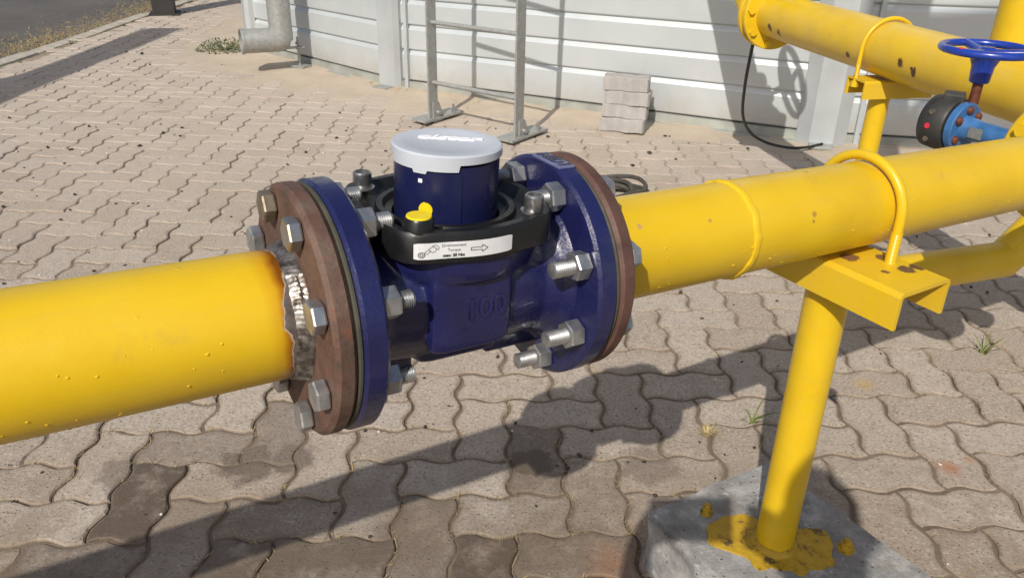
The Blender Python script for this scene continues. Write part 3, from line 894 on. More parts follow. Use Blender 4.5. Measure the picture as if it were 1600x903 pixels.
# flange bolts: head, threaded shank, nut
def hexagon(bm, x0, x1, y, z, af, ph):
    r_ = af / math.sqrt(3); lo, hi = min(x0, x1), max(x0, x1)
    prof = [(0, r_ * .93), (.0015, r_), (hi - lo - .0015, r_), (hi - lo, r_ * .93)]
    lathe(bm, (lo, y, z), X_, prof, 6, ph)
def thread(bm, x0, x1, y, z, r_):
    lo, hi = min(x0, x1), max(x0, x1); n = int((hi - lo) / .001); prof = [(0, r_ * .82)]
    for i in range(1, n): prof.append((i * (hi - lo) / n, r_ if i % 2 else r_ * .87))
    prof.append((hi - lo, r_ * .82)); lathe(bm, (lo, y, z), X_, prof, 20)
rr = random.Random(9)
for side in (-1, 1):
    for q in range(8):
        a = R(22.5 + 45 * q); y_, z_ = BC * math.cos(a), BC * math.sin(a)
        out = rr.uniform(.017, .024) if side > 0 else rr.uniform(.008, .018)
        xin = side * (.1005 - .0135)
        bm = bm_new(); thread(bm, side * .150, xin - side * out, y_, z_, .0080)
        mat = 'zinc' if not (side < 0 and q in (1, 2)) else ('zinc_y' if q == 2 else 'dull_bolt')
        b_ = obj('flange_bolt', bm, 'zinc', meter, True)
        bm = bm_new(); hexagon(bm, side * .1495, side * .1605, y_, z_, .0245, rr.uniform(0, 1)); obj('bolt_head', bm, mat, b_)
        bm = bm_new(); hexagon(bm, side * .1025, xin, y_, z_, .0245, rr.uniform(0, 1)); obj('nut', bm, 'zinc', b_)
# black head ring with four ears
def ring_R(a, r0, ear):
    s_ = r0
    for kx in range(4):
        d_ = (a - R(45 + 90 * kx) + PI) % (2 * PI) - PI
        s_ += ear * math.exp(-(d_ / R(15)) ** 2)
    return s_
bm = bm_new(); n = 128; rs = []
for z_, r0, ear in ((.058, .050, 0), (.058, .0865, .010), (.060, .0885, .011), (.083, .0885, .011), (.0865, .0865, .0105), (.0865, .0795, .009), (.0840, .0775, .006), (.0775, .0735, 0), (.0765, .066, 0), (.0815, .0640, 0), (.0815, .0585, 0), (.076, .056, 0), (.074, .050, 0)):
    rs.append([bm.verts.new((ring_R(2 * PI * i / n, r0, ear) * math.cos(2 * PI * i / n), ring_R(2 * PI * i / n, r0, ear) * math.sin(2 * PI * i / n), z_)) for i in range(n)])
for a, b in zip(rs, rs[1:]): bridge(bm, a, b)
bridge(bm, rs[-1], rs[0])
ringo = obj('head_ring', bm, 'black', meter, True)
for kx in (0, 1, 3):        # the fourth is hidden under the seal plug
    a = R(45 + 90 * kx); c_ = Vector((.083 * math.cos(a), .083 * math.sin(a), 0))
    bm = bm_new(); rr_ = .0088
    zt = .1005
    prof = [(0, .0085), (.0005, rr_), (.0135, rr_), (.0148, rr_ - .0012), (.0148, .0062), (.0085, .0060), (.0085, .0001)]
    lathe(bm, c_ + Vector((0, 0, zt - .0148)), Vector((0, 0, 1)), prof, 28)
    s_ = obj('socket_bolt', bm, 'dark_steel', ringo, True)
    bm = bm_new(); lathe(bm, c_ + Vector((0, 0, .0845)), Vector((0, 0, 1)), [(0, .0118), (.0015, .0118)], 24); obj('washer', bm, 'dark_steel', s_)
# seal plug
pc = Vector((-.0565, -.0625, 0))
bm = bm_new(); lathe(bm, pc + Vector((0, 0, .070)), Vector((0, 0, 1)), [(0, .0135), (.012, .0135), (.0255, .0122), (.0268, .0112)], 32)
plug = obj('seal_plug', bm, 'black', meter, True)
bm = bm_new(); lathe(bm, pc + Vector((0, 0, .0966)), Vector((0, 0, 1)), [(0, .0109), (.0012, .0107), (.0016, .0102)], 32); obj('seal_cap', bm, 'yellow_plastic', plug)
# register
bm = bm_new(); lathe(bm, (0, 0, .070), Vector((0, 0, 1)), [(0, .0478), (.010, .0478), (.058, .0478)], 96)
reg = obj('register', bm, 'navy', meter, True)
def sector(a0, a1, r0, r1, z0, z1, n=14):
    bm = bm_new(); A = []
    for i in range(n + 1):
        a = R(a0 + (a1 - a0) * i / n)
        A.append([bm.verts.new((r_ * math.cos(a), r_ * math.sin(a), z_)) for r_, z_ in ((r0, z0), (r1, z0), (r1, z1), (r0, z1))])
    for p, q in zip(A, A[1:]):
        for i in range(4): bm.faces.new((p[i], p[(i + 1) % 4], q[(i + 1) % 4], q[i]))
    bm.faces.new(A[0][::-1]); bm.faces.new(A[-1]); return bm
obj('register_panel', sector(-139, -101, .046, .0490, .0765, .1235), 'navy', reg, True)
obj('latch_tab', sector(-147, -142.5, .046, .0484, .1135, .1168, 3), 'white', reg)
bm = bm_new(); a = R(-138); nd = Vector((math.cos(a), math.sin(a), 0)); lathe(bm, nd * .0480 + Vector((0, 0, .0900)), nd, [(0, .0066), (.0012, .0064)], 28); obj('sticker_dot', bm, 'yellow_plastic', reg)
# lid with a stepped skirt
bm = bm_new(); n = 240; rs = []
def skirt(deg):
    d_ = deg % 360 - 360            # -360..0
    if -152 <= d_ <= -137: return .1222
    if -187 <= d_ <= -104: return .1252
    return .1310
zt = .1390; LR = .0500
profs = [(0.0001, zt - .0004), (.036, zt - .0004), (.0368, zt), (LR - .0016, zt), (LR, zt - .0014)]
for r_, z_ in profs: rs.append([bm.verts.new((r_ * math.cos(2 * PI * i / n), r_ * math.sin(2 * PI * i / n), z_)) for i in range(n)])
rs.append([bm.verts.new((LR * math.cos(2 * PI * i / n), LR * math.sin(2 * PI * i / n), skirt(360 * i / n))) for i in range(n)])
rs.append([bm.verts.new(((LR - .0018) * math.cos(2 * PI * i / n), (LR - .0018) * math.sin(2 * PI * i / n), skirt(360 * i / n))) for i in range(n)])
rs.append([bm.verts.new(((LR - .0018) * math.cos(2 * PI * i / n), (LR - .0018) * math.sin(2 * PI * i / n), .1320)) for i in range(n)])
for a, b in zip(rs, rs[1:]): bridge(bm, a, b)
bm.faces.new(rs[0]); bm.faces.new(rs[-1])
lid = obj('lid', bm, 'cap', meter, True)
bm = text_mesh('elster', .0250, .0007, .25, .0009)
ca, sa = math.cos(R(-31)), math.sin(R(-31))
bm_map(bm, lambda c_: Vector((c_.x * ca - (c_.y * .62 + .012) * sa, c_.x * sa + (c_.y * .62 + .012) * ca, zt + .0002 + c_.z)))
obj('lid_lettering', bm, 'white', lid)
# torque label wrapped round the ring
LRR = .0890
def wrap(s_, t_, d_=0.0):   # s along the label in metres from its centre, t up
    a = R(-104.5) + s_ / LRR
    rad = ring_R(a, LRR, .011) + d_
    return Vector((rad * math.cos(a), rad * math.sin(a), .0715 + t_))
LW, LH = .0425, .0072
def label_mesh(w, h, d_, r_=.0014, n=24):
    bm = bm_new(); g = []
    for i in range(n + 1):
        s_ = -w + 2 * w * i / n
        ins = 0
        if w - abs(s_) < r_: ins = r_ * .5
        g.append([bm.verts.new(wrap(s_, t_, dd)) for t_, dd in ((-h + ins, d_), (h - ins, d_), (h - ins, d_ - .0004), (-h + ins, d_ - .0004))])
    for p, q in zip(g, g[1:]):
        for i in range(4): bm.faces.new((p[i], p[(i + 1) % 4], q[(i + 1) % 4], q[i]))
    bm.faces.new(g[0][::-1]); bm.faces.new(g[-1]); return bm
lab = obj('torque_label', label_mesh(LW, LH, .0006), 'sticker', ringo)
def lab_text(txt, size, s0, t0, mat, sx=1.0, bold=0.0):
    bm = text_mesh(txt, size, 0, 0, bold)
    bmesh.ops.subdivide_edges(bm, edges=[e for e in bm.edges if e.calc_length() > .004], cuts=2)
    bm_map(bm, lambda c_: wrap(c_.x * sx + s0, c_.y + t0, .00085))
    return obj('label_print', bm, mat, lab)
lab_text('Drehmoment', .0036, -.0118, .0044, 'ink', 1.0)
lab_text('Torque', .0036, -.0118, .0002, 'ink', 1.0)
lab_text('max. 20 Nm', .0036, -.0118, -.0045, 'ink', 1.0, .0002)
def lab_poly(pts, mat):
    bm = bm_new(); n = len(pts)
    for i in range(n):
        a, b = Vector(pts[i]), Vector(pts[(i + 1) % n]); d_ = (b - a); nn = Vector((-d_.y, d_.x)).normalized() * .00028
        bm.faces.new([bm.verts.new(wrap(p.x, p.y, .0009)) for p in (a - nn, b - nn, b + nn, a + nn)])
    return obj('label_print', bm, mat, lab)
lab_poly([(.0025, .0012), (.0125, .0012), (.0125, .0032), (.0175, 0), (.0125, -.0032), (.0125, -.0012), (.0025, -.0012)], 'ink')
circ = lambda cx, cy, r_, n=14: [(cx + r_ * math.cos(2 * PI * i / n), cy + r_ * math.sin(2 * PI * i / n)) for i in range(n)]
lab_poly(circ(-.0368, -.0030, .0024), 'ink'); lab_poly(circ(-.0368, -.0030, .0012, 8), 'ink')
lab_poly([(-.0350, -.0012), (-.0318, .0016), (-.0300, .0006), (-.0330, -.0024)], 'grey_ink')
lab_poly([(-.0318, .0022), (-.0285, .0044), (-.0262, .0030), (-.0262, .0006), (-.0285, -.0010), (-.0305, .0000)], 'grey_ink')
lab_poly([(-.0290, .0050), (-.0262, .0056), (-.0240, .0036), (-.0244, .0012)], 'grey_ink')

# ------------------------------------------------------------------ pipe supports
def support(name, F, x0, pr, ground_z, post_r, cw, cdrop, clen_front, clen_back, label, ub_side, chips):
    """F: pipe frame (X along the pipe); builds channel saddle, U bolt and post down to ground_z"""
    Wp = F @ Vector((x0, 0, -pr - .004))
    root = empty(name, Matrix.Translation((Wp.x, Wp.y, ground_z)))
    tag(root, label, 'pipe support', 'yellow pipe supports')
    base = Vector((Wp.x, Wp.y, ground_z)); h_ = Wp.z - ground_z
    pd = (F.to_3x3() @ X_); ax = Vector((pd.x, pd.y, 0)).normalized(); ay = Vector((ax.y, -ax.x, 0))   # ay points to the viewer
    Rm = Matrix((ax, ay, Vector((0, 0, 1)))).transposed().to_4x4()
    th = .0055
    T_ = Matrix.Translation((0, 0, h_)) @ Rm
    bm = bm_new(); hw = cw / 2; rc = .006
    sec = [(-hw, -cdrop), (-hw, -rc), (-hw + rc * .3, -rc * .3), (-hw + rc, 0), (hw - rc, 0), (hw - rc * .3, -rc * .3), (hw, -rc), (hw, -cdrop), (hw - th, -cdrop), (hw - th, -th - .002), (hw - th - .002, -th), (-hw + th + .002, -th), (-hw + th, -th - .002), (-hw + th, -cdrop)]
    A = [bm.verts.new(T_ @ Vector((x, clen_front, z))) for x, z in sec]; B = [bm.verts.new(T_ @ Vector((x, -clen_back, z))) for x, z in sec]
    bridge(bm, A, B); bm.faces.new(A[::-1]); bm.faces.new(B)
    obj('saddle_channel', bm, 'yellow_bracket1' if chips else 'yellow_bracket', root)
    bm = bm_new(); cyl(bm, (0, 0, .002), (0, 0, h_ - th - .001), post_r, 40)
    obj('post', bm, 'yellow', root, True)
    bm = bm_new(); pts = []
    ur = pr + .0085; pc_ = T_ @ Vector((ub_side, 0, pr + .004))
    up = Vector((0, 0, 1)); ay_ = ay
    pts.append(pc_ + ay_ * ur - up * (pr + .030)); pts.append(pc_ + ay_ * ur - up * (pr - .006)); pts.append(pc_ + ay_ * ur - up * .02)
    for i in range(21):
        a = PI * i / 20; pts.append(pc_ + ay_ * (ur * math.cos(a)) + up * (ur * math.sin(a)))
    pts.append(pc_ - ay_ * ur - up * .02); pts.append(pc_ - ay_ * ur - up * (pr + .030))
    tube(bm, pts, .0066, 14)
    ub = obj('u_bolt', bm, 'yellow', root, True)
    for s_ in (1, -1):
        bm = bm_new(); q0 = pc_ + ay_ * (ur * s_) - up * (pr + .004); prof = []
        for i in range(45): prof.append((i * .00095, .0070 if i % 2 else .0075))
        lathe(bm, q0, up, prof, 14); obj('thread', bm, 'yellow', ub, True)
        bm = bm_new(); cyl(bm, q0 - up * .026, q0 - up * .010, .013, 6); obj('nut', bm, 'yellow', ub)
    return root, base
sup, base = support('pipe_support', MF, .600, PR, .122, .0305, .100, .050, .135, .085, 'yellow post and channel saddle under the outlet pipe on a concrete block', .022, 1)
# base plate with paint splashed round it
bm = bm_new(); pts = []
for i in range(72):
    a = 2 * PI * i / 72
    r_ = .052 + .030 * noise.noise(Vector((math.cos(a) * 1.7, math.sin(a) * 1.7, 2.3))) + .014 * noise.noise(Vector((math.cos(a) * 4, math.sin(a) * 4, 8))) + .022 * abs(math.cos(a + .35)) ** 6
    r_ *= 1.0 + .45 * abs(math.cos(a + .35)) ** 2
    pts.append((r_ * math.cos(a), r_ * math.sin(a)))
prism(bm, [(x_ * .95, y_ * .95) for x_, y_ in pts], -.001, .0042)
bp = obj('base_plate', bm, 'splat', sup)
bm = bm_new(); lathe(bm, (0, 0, .003), Vector((0, 0, 1)), [(0, .0395), (.004, .0375), (.008, .0330), (.010, .0300)], 40)
for v in bm.verts: v.co += v.co.normalized() * .003 * noise.noise(v.co * 60)
obj('weld_collar', bm, 'splat', sup, True)
for (x, y, s_) in ((.115, -.012, 1), (-.098, .068, .8)):
    bm = bm_new(); cyl(bm, (x, y, -.004), (x, y, .006), .0135 * s_, 16); cyl(bm, (x, y, .006), (x, y, .016), .0105 * s_, 6); cyl(bm, (x, y, .016), (x, y, .022), .006 * s_, 10)
    obj('anchor_bolt', bm, 'splat', sup)
bm = bm_new(); prism(bm, [(-.080, .038), (-.052, .058), (-.046, .052), (-.074, .030)], -.001, .004, .001); obj('paint_patch', bm, 'splat', sup)
bm = bm_new(); rr = random.Random(31)
for q in range(70):
    a_ = rr.uniform(0, 2 * PI); d_ = rr.uniform(.06, .135); r_ = rr.uniform(.0008, .0032)
    lathe(bm, (d_ * math.cos(a_), d_ * math.sin(a_) * .8, -.0005), Vector((0, 0, 1)), [(0, r_), (.0014, r_ * .7)], 7)
stuff(obj('paint_spatter', bm, 'splat', sup))
# concrete block
blk = bm_new(); ang = math.atan2(.52, .853)
bmesh.ops.create_cube(blk, size=1, matrix=Matrix.Diagonal((.305, .350, .172, 1)))
bmesh.ops.bevel(blk, geom=blk.edges[:], offset=.009, segments=2, affect='EDGES')
bmesh.ops.subdivide_edges(blk, edges=[e for e in blk.edges if e.calc_length() > .05], cuts=22, use_grid_fill=True)
for v in blk.verts:
    p = v.co.copy(); d_ = p.normalized()
    dd = d_ * (.008 * noise.noise(p * 14) + .004 * noise.noise(p * 45))
    if p.z > .07: dd.z *= .15
    v.co += dd
block = obj('concrete_block', blk, 'concrete', None, True)
block.location = (.462, 1.010, .0375); block.rotation_euler = (0, 0, ang)
tag(block, 'rough grey concrete block on the paving under the yellow post', 'concrete block')

# ------------------------------------------------------------------ back pipe with its support, flanges and branch
bq = Vector((1.218, 1.947, .68)); bd = Vector((-.198, .980, 0)).normalized()
BF = Matrix.Translation(bq) @ Matrix((bd, Vector((-bd.y, bd.x, 0)), Vector((0, 0, 1)))).transposed().to_4x4()
BR = .0790
backp = empty('back_pipe', BF)
tag(backp, 'chipped yellow pipe running back to the tank behind the blue handwheel', 'pipe')
bm = bm_new(); lathe(bm, (-.56, 0, 0), X_, [(i * .0446, BR) for i in range(42)], 56)
obj('pipe', bm, 'yellow_chip', backp, True)
for x0 in (1.245, 1.287):
    bm = bm_new(); annulus(bm, flange_prof(x0, x0 + .021, .07, .125, .003), 72)
    obj('flange', bm, 'yellow', backp, True)
bm = bm_new(); annulus(bm, flange_prof(1.2665, 1.2865, .07, .090, .001), 48); obj('gasket', bm, 'gasket', backp, True)
for q in range(8):
    a = R(10 + 45 * q); bm = bm_new(); y_, z_ = .105 * math.cos(a), .105 * math.sin(a)
    cyl(bm, (1.232, y_, z_), (1.246, y_, z_), .0135, 6); cyl(bm, (1.245, y_, z_), (1.325, y_, z_), .0085, 12)
    obj('flange_bolt', bm, 'yellow', backp)
bi = BF.inverted().to_3x3()
d1 = Vector((1, 0, 0)); d2 = (bi @ Vector((-.30, .05, .95))).normalized()
bm = bm_new(); pts = []; p0 = Vector((1.305, 0, 0)); nrm_ = (d2 - d1 * d2.dot(d1)).normalized(); rb = .11; tot = math.acos(d2.dot(d1))
for i in range(13):
    a = tot * i / 12; pts.append(p0 + d1 * (rb * math.sin(a)) + nrm_ * (rb * (1 - math.cos(a))))
pts.append(pts[-1] + d2 * .25); pts.append(pts[-1] + d2 * 1.2)
tube(bm, pts, BR, 40); obj('elbow', bm, 'yellow', backp, True)
# branch rising out of the pipe (top right of the picture) and the one near the flange carrying a valve
bm = bm_new(); cyl(bm, (.074, .0, .0), (.074, 0, 1.6), .052, 40); obj('riser', bm, 'yellow', backp, True)
bm = bm_new(); cyl(bm, (1.135, -.02, .03), (1.135, -.02, .19), .032, 32); br = obj('branch', bm, 'yellow', backp, True)

sup2, _ = support('pipe_support', BF, .532, BR, -.005, .030, .096, .053, .14, .092, 'yellow post and channel saddle under the chipped back pipe', .01, 0)

def handwheel(bm, c, axis, r_, tr, spokes, hub_r, ph=0):
    x, y, z = frame_from(axis); c = Vector(c)
    tube(bm, [c + x * (r_ * math.cos(2 * PI * i / 48)) + y * (r_ * math.sin(2 * PI * i / 48)) for i in range(48)], tr, 14, True)
    for s_ in range(spokes):
        a = ph + 2 * PI * s_ / spokes; d_ = x * math.cos(a) + y * math.sin(a)
        tube(bm, [c - z * .012 + d_ * hub_r * .5, c - z * .006 + d_ * (r_ * .5), c + d_ * (r_ - tr * .3)], [tr * 1.5, tr * 1.05, tr * 1.0], 12)
    lathe(bm, c - z * .022, z, [(0, hub_r * .8), (.004, hub_r), (.022, hub_r), (.028, hub_r * .7)], 24)
# side valve on the riser, just above the picture: its wheel throws the shadow seen on the tank
bv = empty('branch_valve', Matrix.Translation((.915, 3.13, .935)))
tag(bv, 'blue valve with upright handwheel on the riser by the tank, above the flanges', 'valve')
bm = bm_new(); lathe(bm, (0, -.09, 0), Vector((0, 1, 0)), [(0, .055), (.02, .055), (.02, .04), (.05, .05), (.13, .05), (.16, .04), (.16, .055), (.18, .055)], 24)
obj('valve_body', bm, 'valve_blue', bv, True)
bm = bm_new(); cyl(bm, (.03, 0, 0), (.06, .008, .006), .034, 20); cyl(bm, (.06, .008, .006), (.155, .028, .014), .013, 16)
obj('bonnet', bm, 'valve_blue', bv, True)
bm = bm_new(); handwheel(bm, (.16, .03, .015), (.98, .2, .1), .135, .0125, 4, .026, .5); obj('handwheel', bm, 'wheel_blue', bv, True)
bm = bm_new(); tube(bm, [(.0, .085, 0), (-.02, .13, .0), (-.05, .20, .0)], .04, 24); obj('pipe', bm, 'yellow', bv, True)

# ------------------------------------------------------------------ blue valve with handwheel
va = Vector((.50, -.866, 0)).normalized()
VC = Vector((1.145, 2.055, .560))
VS = .80          # valve size and distance
vv = empty('valve', Matrix.Translation((VC.x * VS, VC.y * VS, CAM_H - (CAM_H - VC.z + .1) * VS)) @ Matrix.Scale(VS, 4))
tag(vv, 'blue valve with horizontal handwheel and black body behind the outlet pipe', 'valve')
o0 = Vector((0, 0, .1))
bm = bm_new(); lathe(bm, o0 - va * .075, va, [(0, .062), (.004, .068), (.030, .070), (.066, .070), (.072, .066)], 40)
vb = obj('valve_body', bm, 'valve_black', vv, True)
bm = bm_new(); box(bm, o0 + Vector((0, 0, .066)) - va * .03, (.05, .05, .03), Matrix.Rotation(-.5, 3, 'Z'), .006); obj('stem_housing', bm, 'valve_black', vb)
bm = bm_new(); cyl(bm, o0 - va * .040 + va.cross(Vector((0, 0, 1))) * .068, o0 - va * .040 + va.cross(Vector((0, 0, 1))) * .0715, .007, 16); obj('paint_dot', bm, 'red', vb)
for zz in (-.035, .035):
    bm = bm_new(); q = o0 - va * .040 + va.cross(Vector((0, 0, 1))) * .055 + Vector((0, 0, zz)); cyl(bm, q, q + va.cross(Vector((0, 0, 1))) * .012, .007, 6); obj('body_bolt', bm, 'dull_bolt', vb)
bm = bm_new(); lathe(bm, o0, va, [(0, .060), (.003, .063), (.018, .063), (.021, .060)], 40); disc = obj('flange', bm, 'valve_blue', vv, True)
x, y, z = frame_from(va)
for a in (35, 95, 150, 215, 330):
    bm = bm_new(); q = o0 + va * .020 + x * (.046 * math.cos(R(a))) + y * (.046 * math.sin(R(a))); lathe(bm, q, va, [(0, .0105), (.006, .0105), (.010, .007), (.012, .002)], 16); obj('flange_bolt', bm, 'stem_rust', disc, True)
bm = bm_new(); lathe(bm, o0 + va * .018, va, [(0, .036), (.012, .030), (.05, .026), (.13, .024), (.17, .03), (.2, .05)], 32); obj('neck', bm, 'valve_blue', vv, True)
bm = bm_new(); q = o0 + va * .065 + va.cross(Vector((0, 0, 1))) * .0285; rt = Matrix((va, Vector((0, 0, 1)), va.cross(Vector((0, 0, 1))))).transposed(); box(bm, q, (.036, .026, .004), rt, .001); obj('nameplate', bm, 'plate', vv)
bm = bm_new(); lathe(bm, o0 + va * .205, va, [(0, .085), (.003, .088), (.020, .088), (.022, .05), (.30, .05)], 40); obj('mating_flange', bm, 'yellow', vv, True)
wc = Vector((1.172, 2.064, .752)) - Vector((VC.x, VC.y, VC.z - .1))
sb = Vector((wc.x, wc.y, .155))
bm = bm_new(); cyl(bm, sb, wc - Vector((0, 0, .05)), .0125, 20); obj('stem', bm, 'stem_rust', vv, True)
bm = bm_new(); handwheel(bm, wc, (0, 0, 1), .104, .0098, 3, .022, R(62))
hwl = obj('handwheel', bm, 'wheel_blue', vv, True)
bm = bm_new(); lathe(bm, wc - Vector((0, 0, .082)), Vector((0, 0, 1)), [(0, .021), (.003, .024), (.040, .027), (.060, .035), (.070, .042)], 32); obj('hub', bm, 'wheel_blue', hwl, True)
bm = bm_new(); a = R(208); cyl(bm, wc + Vector((.104 * math.cos(a), .104 * math.sin(a), .0085)), wc + Vector((.104 * math.cos(a), .104 * math.sin(a), .0105)), .007, 14); obj('paint_dot', bm, 'red', hwl)

# ------------------------------------------------------------------ low pipe on the ground, mitred bend going up
low = empty('low_pipe', Matrix.Translation((1.22 * .815, 2.225 * .815, CAM_H * .185)) @ Matrix.Scale(.815, 4))
tag(low, 'low yellow pipe with a mitred bend behind the saddle', 'pipe')
ld = Vector((.945, .327, 0)).normalized(); lr = .0585
a = Vector((0, 0, lr + .004)); b = a + ld * .36
bm = bm_new(); tube(bm, [a - ld * .16, a + ld * .1, b, b + Vector((.09, .03, .09)), b + Vector((.30, .10, .30))], lr, 40); obj('pipe', bm, 'yellow', low, True)
bm = bm_new(); lathe(bm, a - ld * .170, ld, [(0, lr + .001), (.002, lr + .004), (.008, lr + .004), (.010, lr + .001)], 40); obj('end_ring', bm, 'cable', low, True)

# ------------------------------------------------------------------ cables
bm = bm_new(); cp = [(.925, 3.24, .60), (.935, 3.30, .50), (.965, 3.42, .36), (1.02, 3.58, .20), (1.10, 3.70, .09), (1.19, 3.73, .035), (1.29, 3.70, .020), (1.38, 3.71, .020), (1.47, 3.76, .024)]
def smooth_path(cp, n=8):
    P_ = [Vector(p) for p in cp]; P_ = [P_[0]] + P_ + [P_[-1]]; out = []
    for i in range(1, len(P_) - 2):
        for q in range(n):
            t = q / n; a, b, c_, d_ = P_[i - 1:i + 3]
            out.append(.5 * ((2 * b) + (c_ - a) * t + (2 * a - 5 * b + 4 * c_ - d_) * t * t + (3 * b - a - 3 * c_ + d_) * t ** 3))
    out.append(P_[-1]); return out
tube(bm, smooth_path(cp), .0068, 10)
tag(obj('hanging_cable', bm, 'cable', None, True), 'black cable hanging from the back pipe flange down the tank wall', 'cable')
bm = bm_new(); pts = []; rr = random.Random(3)
for i in range(7 * 36):
    a = 2 * PI * i / 36; t = i / 36
    r_ = .155 + .02 * math.sin(t * 2.1) + .012 * math.sin(a * 2 + t)
    pts.append((.345 + .018 * math.sin(t * 3.3) + r_ * math.cos(a), 2.965 + .02 * math.cos(t * 2.3) + r_ * .85 * math.sin(a), .012 + .008 * t + .006 * math.sin(a * 3 + t * 5)))
tube(bm, pts, .0085, 8)
tag(obj('cable_coil', bm, 'cable_grey', None, True), 'coil of dusty dark cable on the pavers behind the right flange', 'cable coil')

# ------------------------------------------------------------------ plants and litter
def blades(bm, c, n, h, spread, w, droop, seed, lean=(0, 0)):
    rr = random.Random(seed)
    for _ in range(n):
        a = rr.uniform(0, 2 * PI); L_ = h * rr.uniform(.55, 1.1); d_ = Vector((math.cos(a) + lean[0], math.sin(a) + lean[1], 0)); s_ = spread * rr.uniform(.4, 1.1)
        side = Vector((-math.sin(a), math.cos(a), 0)) * w
        p = Vector(c) + Vector((rr.gauss(0, .004), rr.gauss(0, .004), -.006)); prev = None
        for q in range(6):
            t = q / 5; pt = p + d_ * (s_ * t * L_) + Vector((0, 0, L_ * (t - droop * t * t)))
            ww = side * (1 - t) ** .7
            cur = (bm.verts.new(pt - ww), bm.verts.new(pt + ww))
            if prev: bm.faces.new((prev[0], prev[1], cur[1], cur[0]))
            prev = cur
def tuft(c, n, h, spread, w, droop, seed, mat, label, lean=(0, 0)):
    bm = bm_new(); blades(bm, (0, 0, 0), n, h, spread, w, droop, seed, lean)
    o = obj('grass_tuft', bm, mat); o.location = c
    tag(o, label, 'grass tuft', 'grass tufts in the paving joints')
tuft((1.262, 1.855, 0), 11, .085, .75, .0028, .35, 1, 'grass', 'green grass tuft in a joint near the right edge')
tuft((.555, 1.525, 0), 9, .075, 1.2, .0024, .6, 2, 'grass', 'low green grass tuft just left of the yellow post', (.2, 0))
tuft((.445, 1.475, 0), 60, .042, 1.0, .0012, .6, 3, 'straw', 'dry straw-coloured grass tuft left of the concrete block')
bm = bm_new(); rr = random.Random(8)
for q in range(26):
    a = rr.uniform(0, 2 * PI); L_ = rr.uniform(.07, .17); d_ = Vector((math.cos(a), math.sin(a), rr.uniform(.25, .9))).normalized()
    tube(bm, [Vector((0, 0, 0)), d_ * L_ * .5 + Vector((0, 0, .01)), d_ * L_], [.0025, .002, .001], 5)
stems = bm
wd = empty('weed_plant', Matrix.Translation((-2.10, 5.93, 0)))
tag(wd, 'scrubby grey-green weed growing at the downpipe outlet', 'weed')
obj('stem', stems, 'weed', wd)
bm = bm_new()
for q in range(420):
    a = rr.uniform(0, 2 * PI); r_ = .17 * math.sqrt(rr.random()); z_ = rr.uniform(.0, .105) * (1 - (r_ / .2) ** 2); c_ = Vector((r_ * 1.25 * math.cos(a), r_ * .8 * math.sin(a), z_))
    u_ = Vector((rr.gauss(0, 1), rr.gauss(0, 1), rr.gauss(0, 1))).normalized(); w_ = u_.orthogonal().normalized()
    l_ = rr.uniform(.008, .017)
    bm.faces.new([bm.verts.new(c_ + k_) for k_ in (-u_ * l_, w_ * l_ * .4, u_ * l_, -w_ * l_ * .4)])
obj('foliage', bm, 'weed', wd)
# weeds and straw along the kerb
bm = bm_new(); rr = random.Random(21)
for q in range(5200):
    y_ = 2.5 + 7.5 * rr.random() ** 1.1; x_ = -3.47 - abs(rr.gauss(0, .22)) if rr.random() < .88 else -3.33 + rr.gauss(0, .02)
    if noise.noise(Vector((y_ * 1.4, 2, 3))) < -.15: continue
    blades(bm, (x_, y_, -.008), 3, rr.uniform(.02, .06), 1.8, .0013, .85, q)
stuff(tag(obj('verge_straw', bm, 'straw'), 'dry straw and grass along the kerb at the road edge', 'dry grass'))
bm = bm_new()
for q in range(60):
    y_ = 3.5 + 6 * rr.random(); blades(bm, (-3.335 + rr.gauss(0, .025), y_, -.005), 8, rr.uniform(.03, .07), .9, .003, .5, q + 5000)
stuff(tag(obj('kerb_weeds', bm, 'weed'), 'small grey-green weeds sprouting along the kerb joint', 'weeds'))
bm = bm_new()
for q in range(700):
    p, nn = sm[rr.randrange(60, len(sm) - 30)]; d_ = .03 + abs(rr.gauss(0, .06)); p = p + nn * d_
    if noise.noise(Vector((p.x * 2.2, p.y * 2.2, 12))) < .05: continue
    blades(bm, (p.x, p.y, .018), 2, rr.uniform(.012, .04), 1.6, .0012, .8, q + 9000)
stuff(tag(obj('wall_straw', bm, 'straw'), 'wisps of dry straw in the sand at the foot of the tank', 'straw'))
# straw bits in the joints near the viewer
bm = bm_new()
for q in range(4500):
    i = rr.randint(-12, 14); j = rr.randint(-10, 6); t = rr.random()
    p = lat(i + t, j - wav(t)) if rr.random() < .5 else lat(i + wav(t), j + t)
    p = p + Vector((rr.gauss(0, .004), rr.gauss(0, .004)))
    if noise.noise(Vector((p.x * 3, p.y * 3, 4))) < -.08: continue
    a = rr.uniform(0, PI); l_ = rr.uniform(.003, .011); d_ = Vector((math.cos(a), math.sin(a), rr.uniform(-.2, .5))) * l_; s_ = Vector((-math.sin(a), math.cos(a), 0)) * .0005
    c_ = Vector((p.x, p.y, rr.uniform(-.004, .003)))
    bm.faces.new([bm.verts.new(c_ + k_) for k_ in (-d_ - s_, d_ - s_, d_ + s_, -d_ + s_)])
stuff(tag(obj('straw_litter', bm, 'straw'), 'fine dry straw caught in the paving joints', 'straw'))
